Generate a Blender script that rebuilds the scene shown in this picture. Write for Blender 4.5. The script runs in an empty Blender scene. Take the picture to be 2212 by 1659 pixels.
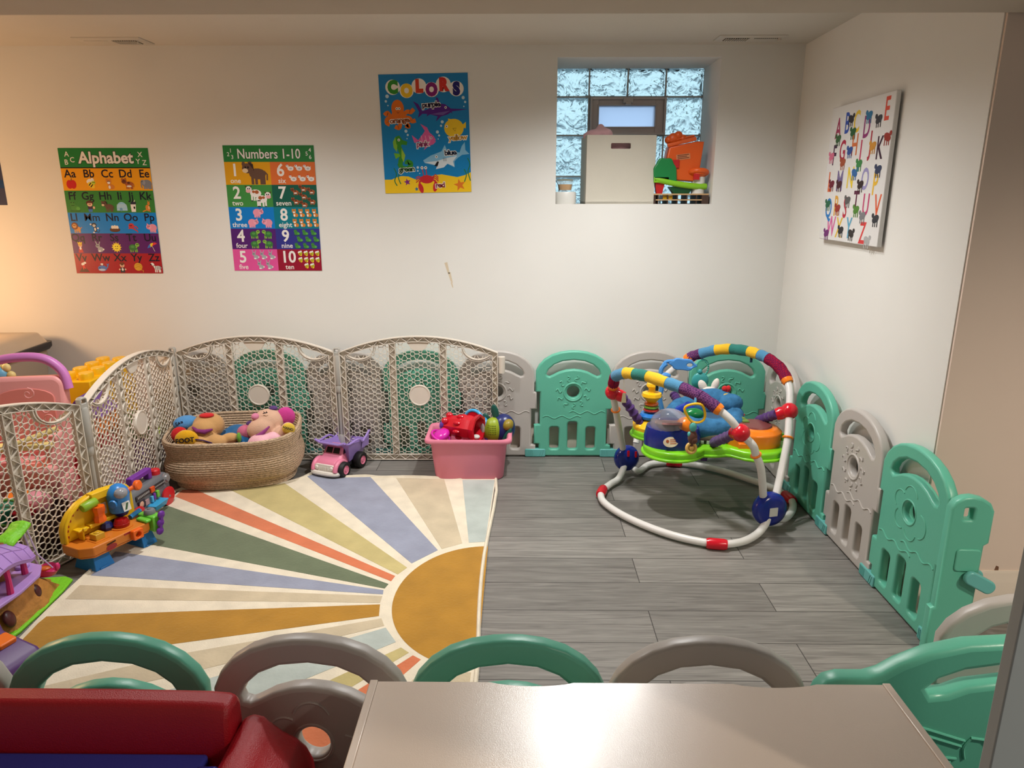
import bpy, math, random
from math import sin, cos, pi, radians, sqrt, atan2
from mathutils import Vector, Matrix, Euler
random.seed(7)
SC = bpy.context.scene
COL = SC.collection

# ------------------------------------------------------------------ camera, world, lights, exposure
FPX, CAMH, PITCH, YAW = 1533.0, 1.42, radians(14.9), radians(0.6)
cam_d = bpy.data.cameras.new('camera'); cam = bpy.data.objects.new('camera', cam_d); COL.objects.link(cam)
cam.location = (0, 0, CAMH); cam.rotation_euler = (pi/2 - PITCH, 0, YAW)
cam_d.sensor_width = 36.0; cam_d.lens = FPX / 2212.0 * 36.0; cam_d.clip_start = 0.02; cam_d.clip_end = 100
SC.camera = cam
SC.view_settings.view_transform = 'Standard'; SC.view_settings.look = 'None'
SC.view_settings.gamma = 1.0; SC.view_settings.use_curve_mapping = False
SC.view_settings.exposure = -0.07

def lin(c):
    c = c/255.0
    return c/12.92 if c <= 0.04045 else ((c+0.055)/1.055)**2.4
def rgb(r, g, b): return (lin(r), lin(g), lin(b), 1.0)

# daylight sky beyond the window side (+Y), dim warm room light everywhere else
w = bpy.data.worlds.new('world'); SC.world = w; w.use_nodes = True
nt = w.node_tree; nt.nodes.clear()
out = nt.nodes.new('ShaderNodeOutputWorld'); bg = nt.nodes.new('ShaderNodeBackground')
tc = nt.nodes.new('ShaderNodeTexCoord'); sx = nt.nodes.new('ShaderNodeSeparateXYZ')
mp = nt.nodes.new('ShaderNodeMapRange'); mp.inputs[1].default_value = 0.05; mp.inputs[2].default_value = 0.25
ez = nt.nodes.new('ShaderNodeMapRange'); ez.inputs[1].default_value = -0.25; ez.inputs[2].default_value = 0.12
sky = nt.nodes.new('ShaderNodeMix'); sky.data_type = 'RGBA'
sky.inputs[6].default_value = (0.10, 0.15, 0.19, 1); sky.inputs[7].default_value = (1.0, 1.30, 1.44, 1)
mixc = nt.nodes.new('ShaderNodeMix'); mixc.data_type = 'RGBA'
mixc.inputs[6].default_value = (0.205, 0.185, 0.168, 1)
nt.links.new(tc.outputs['Generated'], sx.inputs[0]); nt.links.new(sx.outputs['Y'], mp.inputs[0])
nt.links.new(sx.outputs['Z'], ez.inputs[0]); nt.links.new(ez.outputs[0], sky.inputs[0])
nt.links.new(mp.outputs[0], mixc.inputs[0]); nt.links.new(sky.outputs[2], mixc.inputs[7])
nt.links.new(mixc.outputs[2], bg.inputs[0]); bg.inputs[1].default_value = 1.0
nt.links.new(bg.outputs[0], out.inputs[0])

def spot(name, loc, power, color, size, blend, radius, tgt=None):
    d = bpy.data.lights.new(name, 'SPOT'); d.energy = power; d.color = color
    d.spot_size = radians(size); d.spot_blend = blend; d.shadow_soft_size = radius
    o = bpy.data.objects.new(name, d); COL.objects.link(o); o.location = loc
    if tgt:
        o.rotation_euler = (Vector(tgt)-Vector(loc)).to_track_quat('-Z', 'Y').to_euler()
    return o
WARM = (1.0, 0.88, 0.74); NEUT = (1.0, 0.995, 0.975)
# recessed ceiling cans (the ceiling strip nearer than the frame's top edge)
spot('ceiling_can_light', (0.22, 2.76, 2.12), 108, NEUT, 154, 0.95, 0.05)
spot('ceiling_can_light', (-1.25, 2.76, 2.12), 98, NEUT, 152, 1.0, 0.05)
spot('ceiling_can_light', (0.56, 3.13, 2.12), 42, NEUT, 154, 1.0, 0.05)
# warm lamp of the play corner at the left
d = bpy.data.lights.new('corner_lamp_light', 'POINT'); d.energy = 30; d.color = (1.0, 0.58, 0.28); d.shadow_soft_size = 0.12
o = bpy.data.objects.new('corner_lamp_light', d); COL.objects.link(o); o.location = (-3.05, 3.05, 1.05)
# warm lights of the room behind the camera, then an added side fill
spot('rear_can_light', (-0.9, -0.5, 2.15), 6, WARM, 140, 0.8, 0.06)
spot('rear_can_light', (1.62, -0.08, 2.15), 48, WARM, 150, 0.8, 0.05)
spot('side_fill_light', (1.92, 0.45, 2.15), 135, WARM, 150, 0.8, 0.06)  # unseen fill, added to brighten the return wall and the near gate

# ------------------------------------------------------------------ survey: pixels of the photograph to points of the room
_F = Vector((-sin(YAW)*cos(PITCH), cos(YAW)*cos(PITCH), -sin(PITCH))); _R = Vector((cos(YAW), sin(YAW), 0)); _U = _R.cross(_F)
_C = Vector((0, 0, CAMH))
def _ray(x, y): return _F + _R*((x-1106)/FPX) - _U*((y-829.5)/FPX)
def G(x, y, z=0.0): d = _ray(x, y); return _C + d*((z-CAMH)/d.z)
def AY(x, y, Y): d = _ray(x, y); return _C + d*(Y/d.y)
def AX(x, y, X): d = _ray(x, y); return _C + d*(X/d.x)

# ------------------------------------------------------------------ materials
MATS = {}
def mat(name, col, rough=0.45, spec=0.5, bump=0.0, bscale=60.0, var=0.0, vscale=8.0, metal=0.0, coat=0.0, sheen=0.0, stretch=None):
    if name in MATS: return MATS[name]
    m = bpy.data.materials.new(name); m.use_nodes = True; n = m.node_tree.nodes; L = m.node_tree.links
    b = n['Principled BSDF']; c = rgb(*col)
    b.inputs['Base Color'].default_value = c; b.inputs['Roughness'].default_value = rough
    b.inputs['Specular IOR Level'].default_value = spec; b.inputs['Metallic'].default_value = metal
    b.inputs['Coat Weight'].default_value = coat; b.inputs['Coat Roughness'].default_value = 0.2; b.inputs['Sheen Weight'].default_value = sheen
    t = n.new('ShaderNodeTexCoord'); src = t.outputs['Object']
    if stretch:
        q = n.new('ShaderNodeMapping'); q.inputs['Scale'].default_value = stretch
        L.new(src, q.inputs[0]); src = q.outputs[0]
    v = max(var, 0.02)
    ns = n.new('ShaderNodeTexNoise'); ns.inputs['Scale'].default_value = vscale; ns.inputs['Detail'].default_value = 5
    L.new(src, ns.inputs['Vector'])
    mr = n.new('ShaderNodeMapRange'); mr.inputs[1].default_value = 0.25; mr.inputs[2].default_value = 0.75
    mr.inputs[3].default_value = 1-v; mr.inputs[4].default_value = 1+v
    L.new(ns.outputs[0], mr.inputs[0])
    hs = n.new('ShaderNodeHueSaturation'); hs.inputs['Color'].default_value = c
    L.new(mr.outputs[0], hs.inputs['Value']); L.new(hs.outputs[0], b.inputs['Base Color'])
    if bump:
        nb = n.new('ShaderNodeTexNoise'); nb.inputs['Scale'].default_value = bscale; nb.inputs['Detail'].default_value = 3
        L.new(src, nb.inputs['Vector'])
        bp = n.new('ShaderNodeBump'); bp.inputs['Strength'].default_value = bump; bp.inputs['Distance'].default_value = 0.004
        L.new(nb.outputs[0], bp.inputs['Height']); L.new(bp.outputs[0], b.inputs['Normal'])
    MATS[name] = m; return m
def plastic(name, col, rough=0.38): return mat('plastic_'+name, col, rough, 0.5, 0.05, 120)
def fabric(name, col): return mat('fabric_'+name, col, 0.9, 0.15, 0.5, 220, 0.10, 14, sheen=0.2)
def ink(col): return mat('ink_%d_%d_%d' % col, col, 0.5, 0.3)
def clear(name, col, alpha=0.6):
    if name in MATS: return MATS[name]
    m = bpy.data.materials.new(name); m.use_nodes = True; n = m.node_tree.nodes; L = m.node_tree.links
    b = n['Principled BSDF']; b.inputs['Base Color'].default_value = rgb(*col); b.inputs['Roughness'].default_value = 0.12
    t = n.new('ShaderNodeBsdfTransparent'); mx = n.new('ShaderNodeMixShader'); mx.inputs[0].default_value = alpha
    L.new(t.outputs[0], mx.inputs[1]); L.new(b.outputs[0], mx.inputs[2]); L.new(mx.outputs[0], n['Material Output'].inputs[0])
    MATS[name] = m; return m

# ------------------------------------------------------------------ mesh builder
def frame_from(z):
    z = Vector(z).normalized(); a = Vector((0, 0, 1)) if abs(z.z) < 0.9 else Vector((1, 0, 0))
    x = a.cross(z).normalized(); return x, z.cross(x)
class MB:
    def __init__(s, M=None): s.v = []; s.f = []; s.mi = []; s.M = M or Matrix.Identity(4); s.m = 0
    def add(s, vs, fs):
        o = len(s.v); s.v += [tuple(s.M @ Vector(p)) for p in vs]
        for f in fs: s.f.append([i+o for i in f]); s.mi.append(s.m)
        return s
    def box(s, c, d, rot=None):
        R = Euler(rot).to_matrix() if rot else Matrix.Identity(3); c = Vector(c)
        vs = [c + R @ Vector((x*d[0]/2, y*d[1]/2, z*d[2]/2)) for x in (-1, 1) for y in (-1, 1) for z in (-1, 1)]
        return s.add(vs, [(0, 1, 3, 2), (4, 6, 7, 5), (0, 4, 5, 1), (2, 3, 7, 6), (0, 2, 6, 4), (1, 5, 7, 3)])
    def b2(s, a, b): return s.box([(a[i]+b[i])/2 for i in range(3)], [abs(b[i]-a[i]) for i in range(3)])
    def frus(s, c, d0, d1, h, off=(0, 0)):       # rectangular frustum, base centre c
        vs = []
        for (d, z, o) in ((d0, 0, (0, 0)), (d1, h, off)):
            vs += [(c[0]+o[0]+x*d[0]/2, c[1]+o[1]+y*d[1]/2, c[2]+z) for x, y in ((-1, -1), (1, -1), (1, 1), (-1, 1))]
        return s.add(vs, [(3, 2, 1, 0), (4, 5, 6, 7), (0, 1, 5, 4), (1, 2, 6, 5), (2, 3, 7, 6), (3, 0, 4, 7)])
    def loft(s, rings, caps=True, loop=False):
        n = len(rings[0]); vs = [p for r in rings for p in r]; fs = []
        K = len(rings)
        for i in range(K if loop else K-1):
            a = i*n; b = ((i+1) % K)*n
            for j in range(n): fs.append((a+j, a+(j+1) % n, b+(j+1) % n, b+j))
        if caps and not loop: fs.append(tuple(range(n-1, -1, -1))); fs.append(tuple((K-1)*n+j for j in range(n)))
        return s.add(vs, fs)
    def cyl(s, p0, p1, r0, r1=None, n=20, caps=True):
        r1 = r0 if r1 is None else r1; p0 = Vector(p0); p1 = Vector(p1); x, y = frame_from(p1-p0)
        return s.loft([[p + (x*cos(2*pi*k/n)+y*sin(2*pi*k/n))*r for k in range(n)] for p, r in ((p0, r0), (p1, r1))], caps)
    def tube(s, pts, r, n=8, closed=False, caps=True, flat=None):
        pts = [Vector(p) for p in pts]; K = len(pts); rs = r if isinstance(r, (list, tuple)) else [r]*K
        T = []
        for i in range(K):
            a = pts[i-1] if (i > 0 or closed) else pts[i]; b = pts[(i+1) % K] if (i < K-1 or closed) else pts[i]
            T.append((b-a).normalized() if (b-a).length > 1e-9 else Vector((0, 0, 1)))
        x, y = frame_from(T[0]); rings = []
        for i in range(K):
            if i > 0:
                q = T[i-1].rotation_difference(T[i]); x = (q @ x).normalized(); y = T[i].cross(x)
            rings.append([pts[i] + (x*cos(2*pi*k/n)+y*sin(2*pi*k/n))*rs[i] for k in range(n)])
        return s.loft(rings, caps, closed)
    def ell(s, c, r, rot=None, nu=20, nv=12, lo=-1.0, hi=1.0):
        R = Euler(rot).to_matrix() if rot else Matrix.Identity(3); c = Vector(c)
        if not isinstance(r, (tuple, list)): r = (r, r, r)
        rings = []
        for i in range(nv+1):
            t = lo + (hi-lo)*i/nv; ph = t*pi/2*0.9995
            rings.append([c + R @ Vector((r[0]*cos(ph)*cos(2*pi*k/nu), r[1]*cos(ph)*sin(2*pi*k/nu), r[2]*sin(ph))) for k in range(nu)])
        return s.loft(rings, True)
    def lathe(s, prof, c=(0, 0, 0), axis=(0, 0, 1), n=28, sq=(1, 1), closed=False):
        z = Vector(axis).normalized(); x, y = frame_from(z)
        if abs(z.z) > 0.99: x, y = Vector((1, 0, 0)), Vector((0, 1, 0))*(1 if z.z > 0 else -1)
        c = Vector(c)
        return s.loft([[c + z*h + (x*cos(2*pi*k/n)*sq[0]+y*sin(2*pi*k/n)*sq[1])*max(r, 1e-4) for k in range(n)] for r, h in prof], not closed, closed)
    def torus(s, c, R, r, axis=(0, 0, 1), n=28, m=10, sq=(1, 1)):
        return s.lathe([(R+r*cos(2*pi*k/m), r*sin(2*pi*k/m)) for k in range(m)], c, axis, n, sq, True)
    def prism(s, poly, z0, z1):                    # polygon in XY between two heights
        n = len(poly)
        return s.loft([[(p[0], p[1], z) for p in poly] for z in (z0, z1)], True)
    def strip(s, path, th, dp, y=0.0, closed=False):   # box section swept along a path in the XZ plane
        K = len(path); rings = []
        for i in range(K):
            a = path[i-1] if (i > 0 or closed) else path[i]; b = path[(i+1) % K] if (i < K-1 or closed) else path[i]
            dx, dz = b[0]-a[0], b[1]-a[1]; l = sqrt(dx*dx+dz*dz) or 1; nx, nz = -dz/l*th/2, dx/l*th/2; p = path[i]
            rings.append([(p[0]+nx, y-dp/2, p[1]+nz), (p[0]+nx, y+dp/2, p[1]+nz), (p[0]-nx, y+dp/2, p[1]-nz), (p[0]-nx, y-dp/2, p[1]-nz)])
        return s.loft(rings, True, closed)
    def mesh(s, me, M=None):
        M = M or Matrix.Identity(4)
        return s.add([M @ v.co for v in me.vertices], [tuple(p.vertices) for p in me.polygons])
    def build(s, name, mats, parent=None, bevel=0.0, seg=2, ang=38, loc=None, sub=0, remesh=0.0):
        me = bpy.data.meshes.new(name); me.from_pydata(s.v, [], s.f)
        if not isinstance(mats, (list, tuple)): mats = [mats]
        for m in mats: me.materials.append(m)
        me.polygons.foreach_set('material_index', s.mi)
        me.update(); fix_normals(me)
        for p in me.polygons: p.use_smooth = True
        if not remesh: me.set_sharp_from_angle(angle=radians(ang))
        o = bpy.data.objects.new(name, me); COL.objects.link(o)
        if parent is not None: o.parent = parent
        if loc is not None: o.location = loc
        if remesh:
            md = o.modifiers.new('remesh', 'REMESH'); md.mode = 'VOXEL'; md.voxel_size = remesh; md.use_smooth_shade = True
            md = o.modifiers.new('smooth', 'SMOOTH'); md.factor = 0.6; md.iterations = 6
        if bevel:
            md = o.modifiers.new('bevel', 'BEVEL'); md.width = bevel; md.segments = seg; md.limit_method = 'ANGLE'; md.angle_limit = radians(35)
        if sub:
            md = o.modifiers.new('sub', 'SUBSURF'); md.levels = sub; md.render_levels = sub
        return o
import bmesh
def fix_normals(me):
    bm = bmesh.new(); bm.from_mesh(me); bmesh.ops.recalc_face_normals(bm, faces=bm.faces); bm.to_mesh(me); bm.free()
def tag(o, label=None, cat=None, group=None, kind=None):
    if label: o['label'] = label
    if cat: o['category'] = cat
    if group: o['group'] = group
    if kind: o['kind'] = kind
    return o
def thing(name, label, cat, loc=(0, 0, 0), rz=0.0, group=None):
    o = bpy.data.objects.new(name, None); COL.objects.link(o); o.empty_display_size = 0.05
    o.location = loc; o.rotation_euler = (0, 0, rz); return tag(o, label, cat, group)
def struct(o): return tag(o, kind='structure')
def copy_tree(o, parent=None):
    c = o.copy(); COL.objects.link(c)
    if parent is not None: c.parent = parent
    for ch in list(o.children): copy_tree(ch, c)
    return c
def T(*l): return Matrix.Translation(Vector(l))
def basis(o, u, v, n=None):
    u = Vector(u); v = Vector(v); n = Vector(n) if n is not None else u.cross(v)
    M = Matrix.Identity(4)
    for i, a in enumerate((u, v, n, Vector(o))):
        for j in range(3): M[j][i] = a[j]
    return M

# flat shape with holes, rounded over, as a mesh in XY with its thickness along Z
def plate(outer, holes, depth, bev):
    cu = bpy.data.curves.new('tmp', 'CURVE'); cu.dimensions = '2D'; cu.fill_mode = 'BOTH'
    cu.extrude = max(depth/2-bev, 0.0); cu.bevel_depth = bev; cu.bevel_resolution = 2; cu.offset = -bev
    for poly in [outer]+holes:
        sp = cu.splines.new('POLY'); sp.points.add(len(poly)-1); sp.use_cyclic_u = True
        for i, p in enumerate(poly): sp.points[i].co = (p[0], p[1], 0, 1)
    ob = bpy.data.objects.new('tmp', cu); COL.objects.link(ob)
    me = bpy.data.meshes.new_from_object(ob); bpy.data.objects.remove(ob); bpy.data.curves.remove(cu); return me
_TX = {}
def text_mesh(body, bold=0.0, align='CENTER', depth=0.0):
    k = (body, bold, align, depth)
    if k in _TX: return _TX[k]
    cu = bpy.data.curves.new('tmp', 'FONT'); cu.body = body; cu.size = 1.0; cu.align_x = align; cu.align_y = 'CENTER'
    cu.offset = bold; cu.resolution_u = 3; cu.extrude = depth; cu.fill_mode = 'FRONT' if depth == 0 else 'BOTH'
    ob = bpy.data.objects.new('tmp', cu); COL.objects.link(ob)
    me = bpy.data.meshes.new_from_object(ob); bpy.data.objects.remove(ob); bpy.data.curves.remove(cu)
    _TX[k] = me; return me
def rrect(x0, y0, x1, y1, r, n=4):
    pts = []
    for cx, cy, a in ((x1-r, y1-r, 0), (x0+r, y1-r, 90), (x0+r, y0+r, 180), (x1-r, y0+r, 270)):
        pts += [(cx+r*cos(radians(a+90*k/n)), cy+r*sin(radians(a+90*k/n))) for k in range(n+1)]
    return pts
def circ(cx, cy, r, n=24, ry=None): return [(cx+r*cos(2*pi*k/n), cy+(ry or r)*sin(2*pi*k/n)) for k in range(n)]
def smooth_path(pts, k=6, closed=False):            # Catmull-Rom through points
    P = [Vector(p) for p in pts]; n = len(P); R = []
    for i in range(n if closed else n-1):
        p0 = P[(i-1) % n] if closed or i > 0 else P[i]; p1 = P[i]; p2 = P[(i+1) % n]
        p3 = P[(i+2) % n] if closed or i < n-2 else p2
        for j in range(k):
            t = j/k; R.append(0.5*((2*p1)+(p2-p0)*t+(2*p0-5*p1+4*p2-p3)*t*t+(3*p1-p0-3*p2+p3)*t**3))
    if not closed: R.append(P[-1])
    return R
# ------------------------------------------------------------------ room shell
YW = 3.83; CZ = 2.14
M_wall = mat('wall_paint', (228, 226, 221), 0.75, 0.2, 0.04, 40, 0.012, 2.5)
M_wall2 = mat('wall_paint_warm_lit', (228, 208, 193), 0.75, 0.2, 0.04, 40, 0.012, 2.5)  # wall paint with the return wall's warm light put into its colour
M_ceil = mat('ceiling_paint', (206, 200, 190), 0.85, 0.1, 0.05, 60, 0.01, 3)
M_trim = mat('trim_paint', (226, 212, 196), 0.45, 0.4)
M_vent = mat('vent_metal', (200, 194, 184), 0.4, 0.5)
M_dark = mat('dark_gap', (30, 27, 24), 0.8, 0.1)

def floor_material():
    m = bpy.data.materials.new('floor_planks'); m.use_nodes = True; n = m.node_tree.nodes; L = m.node_tree.links
    b = n['Principled BSDF']; t = n.new('ShaderNodeTexCoord')
    mpn = n.new('ShaderNodeMapping'); mpn.inputs['Location'].default_value = (0.31, -0.167, 0); L.new(t.outputs['Object'], mpn.inputs[0])
    br = n.new('ShaderNodeTexBrick'); br.offset = 0.37; br.offset_frequency = 2
    for k, v in (('Color1', (0, 0, 0, 1)), ('Color2', (1, 1, 1, 1)), ('Mortar', (0.5, 0.5, 0.5, 1)), ('Scale', 1.0), ('Mortar Size', 0.0016), ('Mortar Smooth', 0.1), ('Bias', 0.0), ('Brick Width', 1.22), ('Row Height', 0.187)):
        br.inputs[k].default_value = v
    L.new(mpn.outputs[0], br.inputs[0])
    off = n.new('ShaderNodeVectorMath'); off.operation = 'SCALE'; off.inputs['Scale'].default_value = 7.0
    L.new(br.outputs['Color'], off.inputs[0])
    ad = n.new('ShaderNodeVectorMath'); L.new(mpn.outputs[0], ad.inputs[0]); L.new(off.outputs[0], ad.inputs[1])
    st = n.new('ShaderNodeMapping'); st.inputs['Scale'].default_value = (1.6, 26, 1); L.new(ad.outputs[0], st.inputs[0])
    g1 = n.new('ShaderNodeTexNoise'); g1.inputs['Scale'].default_value = 2.2; g1.inputs['Detail'].default_value = 8; g1.inputs['Distortion'].default_value = 1.2
    L.new(st.outputs[0], g1.inputs['Vector'])
    s2 = n.new('ShaderNodeMapping'); s2.inputs['Scale'].default_value = (5, 130, 1); L.new(ad.outputs[0], s2.inputs[0])
    g2 = n.new('ShaderNodeTexNoise'); g2.inputs['Scale'].default_value = 2.0; g2.inputs['Detail'].default_value = 4; L.new(s2.outputs[0], g2.inputs['Vector'])
    cr = n.new('ShaderNodeValToRGB'); e = cr.color_ramp.elements
    e[0].position = 0.22; e[0].color = rgb(84, 80, 77); e[1].position = 0.72; e[1].color = rgb(150, 146, 140)
    q = e.new(0.46); q.color = rgb(123, 119, 114)
    mx = n.new('ShaderNodeMath'); mx.operation = 'MULTIPLY_ADD'; mx.inputs[1].default_value = 0.35
    L.new(g2.outputs[0], mx.inputs[0]); sc = n.new('ShaderNodeMath'); sc.operation = 'MULTIPLY'; sc.inputs[1].default_value = 0.65
    L.new(g1.outputs[0], sc.inputs[0]); L.new(sc.outputs[0], mx.inputs[2]); L.new(mx.outputs[0], cr.inputs[0])
    hs = n.new('ShaderNodeHueSaturation'); L.new(cr.outputs[0], hs.inputs['Color'])
    pv = n.new('ShaderNodeMapRange'); pv.inputs[3].default_value = 0.80; pv.inputs[4].default_value = 1.12
    L.new(br.outputs['Color'], pv.inputs[0]); L.new(pv.outputs[0], hs.inputs['Value'])
    fm = n.new('ShaderNodeMix'); fm.data_type = 'RGBA'; fm.inputs[7].default_value = rgb(58, 54, 52)
    L.new(br.outputs['Fac'], fm.inputs[0]); L.new(hs.outputs[0], fm.inputs[6]); L.new(fm.outputs[2], b.inputs['Base Color'])
    b.inputs['Roughness'].default_value = 0.48; b.inputs['Specular IOR Level'].default_value = 0.35
    bp = n.new('ShaderNodeBump'); bp.inputs['Strength'].default_value = 0.15; bp.inputs['Distance'].default_value = 0.002
    L.new(g2.outputs[0], bp.inputs['Height']); L.new(bp.outputs[0], b.inputs['Normal'])
    return m
struct(MB().b2((-4.2, -1.5, -0.08), (3.2, 4.6, 0)).build('floor', floor_material()))

# window opening in the back wall
WX0, WX1, WZ0, WZ1, YG = 0.187, 1.0, 1.375, 2.083, 4.16
wb_ = []
for a, b in (((-4.2, YW, 0), (WX0, YG, 2.5)), ((WX1, YW, 0), (3.2, YG, 2.5)), ((WX0, YW, 0), (WX1, YG, WZ0)), ((WX0, YW, WZ1), (WX1, YG, 2.5))): wb_.append(struct(MB().b2(a, b).build('wall_back', M_wall)))
wall_back = wb_[0]
mb = MB()
mb.loft([[(1.375, 2.232, z), (1.412, YW, z), (3.2, YW, z), (3.2, 2.232, z)] for z in (0, 2.3)])
wall_right = struct(mb.build('wall_right', [M_wall]))
# return wall that faces the camera, beyond the outside corner
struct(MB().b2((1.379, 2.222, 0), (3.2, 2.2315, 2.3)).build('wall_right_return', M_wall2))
mb = MB(basis((0, 0, 0), (1, 0, 0), (0, 0, 1), (0, -1, 0)))
o = AY(2141, 1241, 2.221)
mb.prism([(o.x, o.z), (o.x+.024, o.z), (o.x+.021, o.z+.03), (o.x+.012, o.z+.034), (o.x+.007, o.z+.012)], -2.2218, -2.2210)
mb.build('torn_paint', mat('bare_board', (120, 84, 62), 0.9), bpy.data.objects['wall_right_return'])
mb = MB(basis((0, 0, 0), (1, 0, 0), (0, 0, 1), (0, -1, 0)))
for px, py, s in ((965, 580, 1.0), (972, 600, .9), (976, 616, .5)):
    o = AY(px, py, YW); mb.prism([(o.x-.012*s, o.z+.03*s), (o.x+.004*s, o.z+.034*s), (o.x+.016*s, o.z-.03*s), (o.x+.004*s, o.z-.022*s)], -3.8294, -3.8298)
mb.build('scuff_mark', mat('scuff', (214, 198, 172), 0.8), wall_back)
struct(MB().b2((-4.25, 1.0, 0), (-4.2, YG, 2.5)).build('wall_left', M_wall))
struct(MB().b2((-4.2, 2.25, CZ), (3.2, YG, 2.3)).build('ceiling', M_ceil))
# dropped beam across the room nearer the camera, its underside runs back over the viewer
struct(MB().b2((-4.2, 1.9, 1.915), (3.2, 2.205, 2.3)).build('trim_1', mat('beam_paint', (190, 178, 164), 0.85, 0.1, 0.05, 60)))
struct(MB().b2((-4.2, -1.5, 2.2), (3.2, 1.9, 2.3)).build('ceiling_front', M_ceil))
# baseboards
def baseboard(name, M, L):
    mb = MB(M)
    prof = [(0, 0), (-.014, 0), (-.014, .118), (-.012, .124), (-.012, .132), (-.008, .140), (-.008, .158), (-.004, .168), (0, .168)]
    mb.loft([[(x, p[0], p[1]) for p in prof] for x in (0, L)])
    mb.loft([[(x, p[0], p[1]) for p in ((-.014, 0), (-.024, 0), (-.024, .016), (-.018, .024), (-.014, .026))] for x in (0, L)])
    return struct(mb.build(name, M_trim))
baseboard('baseboard_back', T(-4.2, YW, 0), 5.6)
baseboard('baseboard_right', Matrix.Translation((1.412, YW, 0)) @ Matrix.Rotation(-radians(91.33), 4, 'Z'), 1.58)
baseboard('baseboard_right_return', T(1.36, 2.222, 0), 1.84)
# grey panel end at the right edge of the frame
mb = MB(); mb.b2((0.612, 0.768, 0), (1.3, 0.788, 1.9))
tag(mb.build('cabinet_panel', mat('grey_laminate', (160, 170, 174), 0.5, 0.4), bevel=0.002), 'smooth upright grey cabinet panel at the right edge, nearest the viewer', 'cabinet')

# ------------------------------------------------------------------ glass block window
def glass_block_mat():
    m = bpy.data.materials.new('glass_block'); m.use_nodes = True; n = m.node_tree.nodes; L = m.node_tree.links
    n.remove(n['Principled BSDF']); g = n.new('ShaderNodeBsdfGlass'); g.inputs['Color'].default_value = (0.90, 0.98, 1.0, 1); g.inputs['Roughness'].default_value = 0.0; g.inputs['IOR'].default_value = 1.45
    t = n.new('ShaderNodeTexCoord'); a = n.new('ShaderNodeTexNoise'); a.inputs['Scale'].default_value = 11; a.inputs['Detail'].default_value = 1.2; a.inputs['Distortion'].default_value = 2.5
    L.new(t.outputs['Object'], a.inputs['Vector']); bp = n.new('ShaderNodeBump'); bp.inputs['Strength'].default_value = 1.0; bp.inputs['Distance'].default_value = 0.026
    L.new(a.outputs[0], bp.inputs['Height']); L.new(bp.outputs[0], g.inputs['Normal'])
    tr = n.new('ShaderNodeBsdfTranslucent'); tr.inputs['Color'].default_value = (0.8, 0.95, 1, 1)
    mx = n.new('ShaderNodeMixShader'); mx.inputs[0].default_value = 0.18
    L.new(g.outputs[0], mx.inputs[1]); L.new(tr.outputs[0], mx.inputs[2]); L.new(mx.outputs[0], n['Material Output'].inputs[0]); return m
win = thing('window_1', None, None, (0.593, YG, WZ0)); struct(win)
MW = T(-0.593, -YG, -WZ0)
colx = [0.160, 0.378, 0.588, 0.795, 1.003]; rowz = [WZ0-0.06, 1.522, 1.740, 1.940, 2.090]
gb = MB(MW); gl = MB(MW)
for i in range(4):
    for j in range(4):
        if i in (1, 2) and j == 2: continue
        x0, x1, z0, z1 = colx[i]+.004, colx[i+1]-.004, rowz[j]+.004, rowz[j+1]-.004
        y0, y1 = YG-.005, YG+.075
        rings = []
        for y, ins in ((y1, .012), (y1-.012, 0), (y0+.012, 0), (y0, .010), (y0, .020), (y0+.004, .026)):
            rings.append([(x0+ins, y, z0+ins), (x1-ins, y, z0+ins), (x1-ins, y, z1-ins), (x0+ins, y, z1-ins)])
        gl.loft(rings)
gl.build('glass_blocks', glass_block_mat(), win)
for x in colx[:]:
    for k in range(4):
        if k == 2 and x == 0.588: continue
        gb.b2((x-.004, YG, rowz[k]), (x+.004, YG+.07, rowz[k+1]))
for z in rowz[1:]:
    gb.b2((0.16, YG+.002, z-.004), (1.0, YG+.068, z+.004))
gb.build('mortar_joints', mat('mortar', (176, 172, 166), 0.8), win)
vf = MB(MW); vx0, vx1, vz0, vz1 = .385, .800, 1.742, 1.936
px0, px1, pz0, pz1 = .434, .742, 1.785, 1.893
def framerect(mb, a, b, y0, y1):
    (ax0, ax1, az0, az1), (bx0, bx1, bz0, bz1) = a, b
    mb.b2((ax0, y0, az0), (bx0, y1, az1)); mb.b2((bx1, y0, az0), (ax1, y1, az1))
    mb.b2((bx0, y0, az0), (bx1, y1, bz0)); mb.b2((bx0, y0, bz1), (bx1, y1, az1))
framerect(vf, (vx0, vx1, vz0, vz1), (vx0+.012, vx1-.012, vz0+.012, vz1-.012), YG-.022, YG+.06)
framerect(vf, (vx0+.012, vx1-.012, vz0+.012, vz1-.012), (px0, px1, pz0, pz1), YG-.008, YG+.05)
framerect(vf, (px0-.008, px1+.008, pz0-.008, pz1+.008), (px0, px1, pz0, pz1), YG-.013, YG+.0)
vf.build('vent_frame', mat('vent_frame_grey', (200, 192, 190), 0.5, 0.4), win, bevel=.002)
m = bpy.data.materials.new('frosted_pane'); m.use_nodes = True; n = m.node_tree.nodes; n.remove(n['Principled BSDF'])
tr = n.new('ShaderNodeBsdfTranslucent'); tr.inputs['Color'].default_value = (0.86, 0.9, 1, 1)
gg = n.new('ShaderNodeBsdfRefraction'); gg.inputs['Roughness'].default_value = 0.55; gg.inputs['Color'].default_value = (0.80, 0.86, 1, 1); gg.inputs['IOR'].default_value = 1.2
ns = n.new('ShaderNodeTexNoise'); ns.inputs['Scale'].default_value = 260; bp = n.new('ShaderNodeBump'); bp.inputs['Strength'].default_value = .5
m.node_tree.links.new(ns.outputs[0], bp.inputs['Height']); m.node_tree.links.new(bp.outputs[0], gg.inputs['Normal'])
mx = n.new('ShaderNodeMixShader'); mx.inputs[0].default_value = .7
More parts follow.
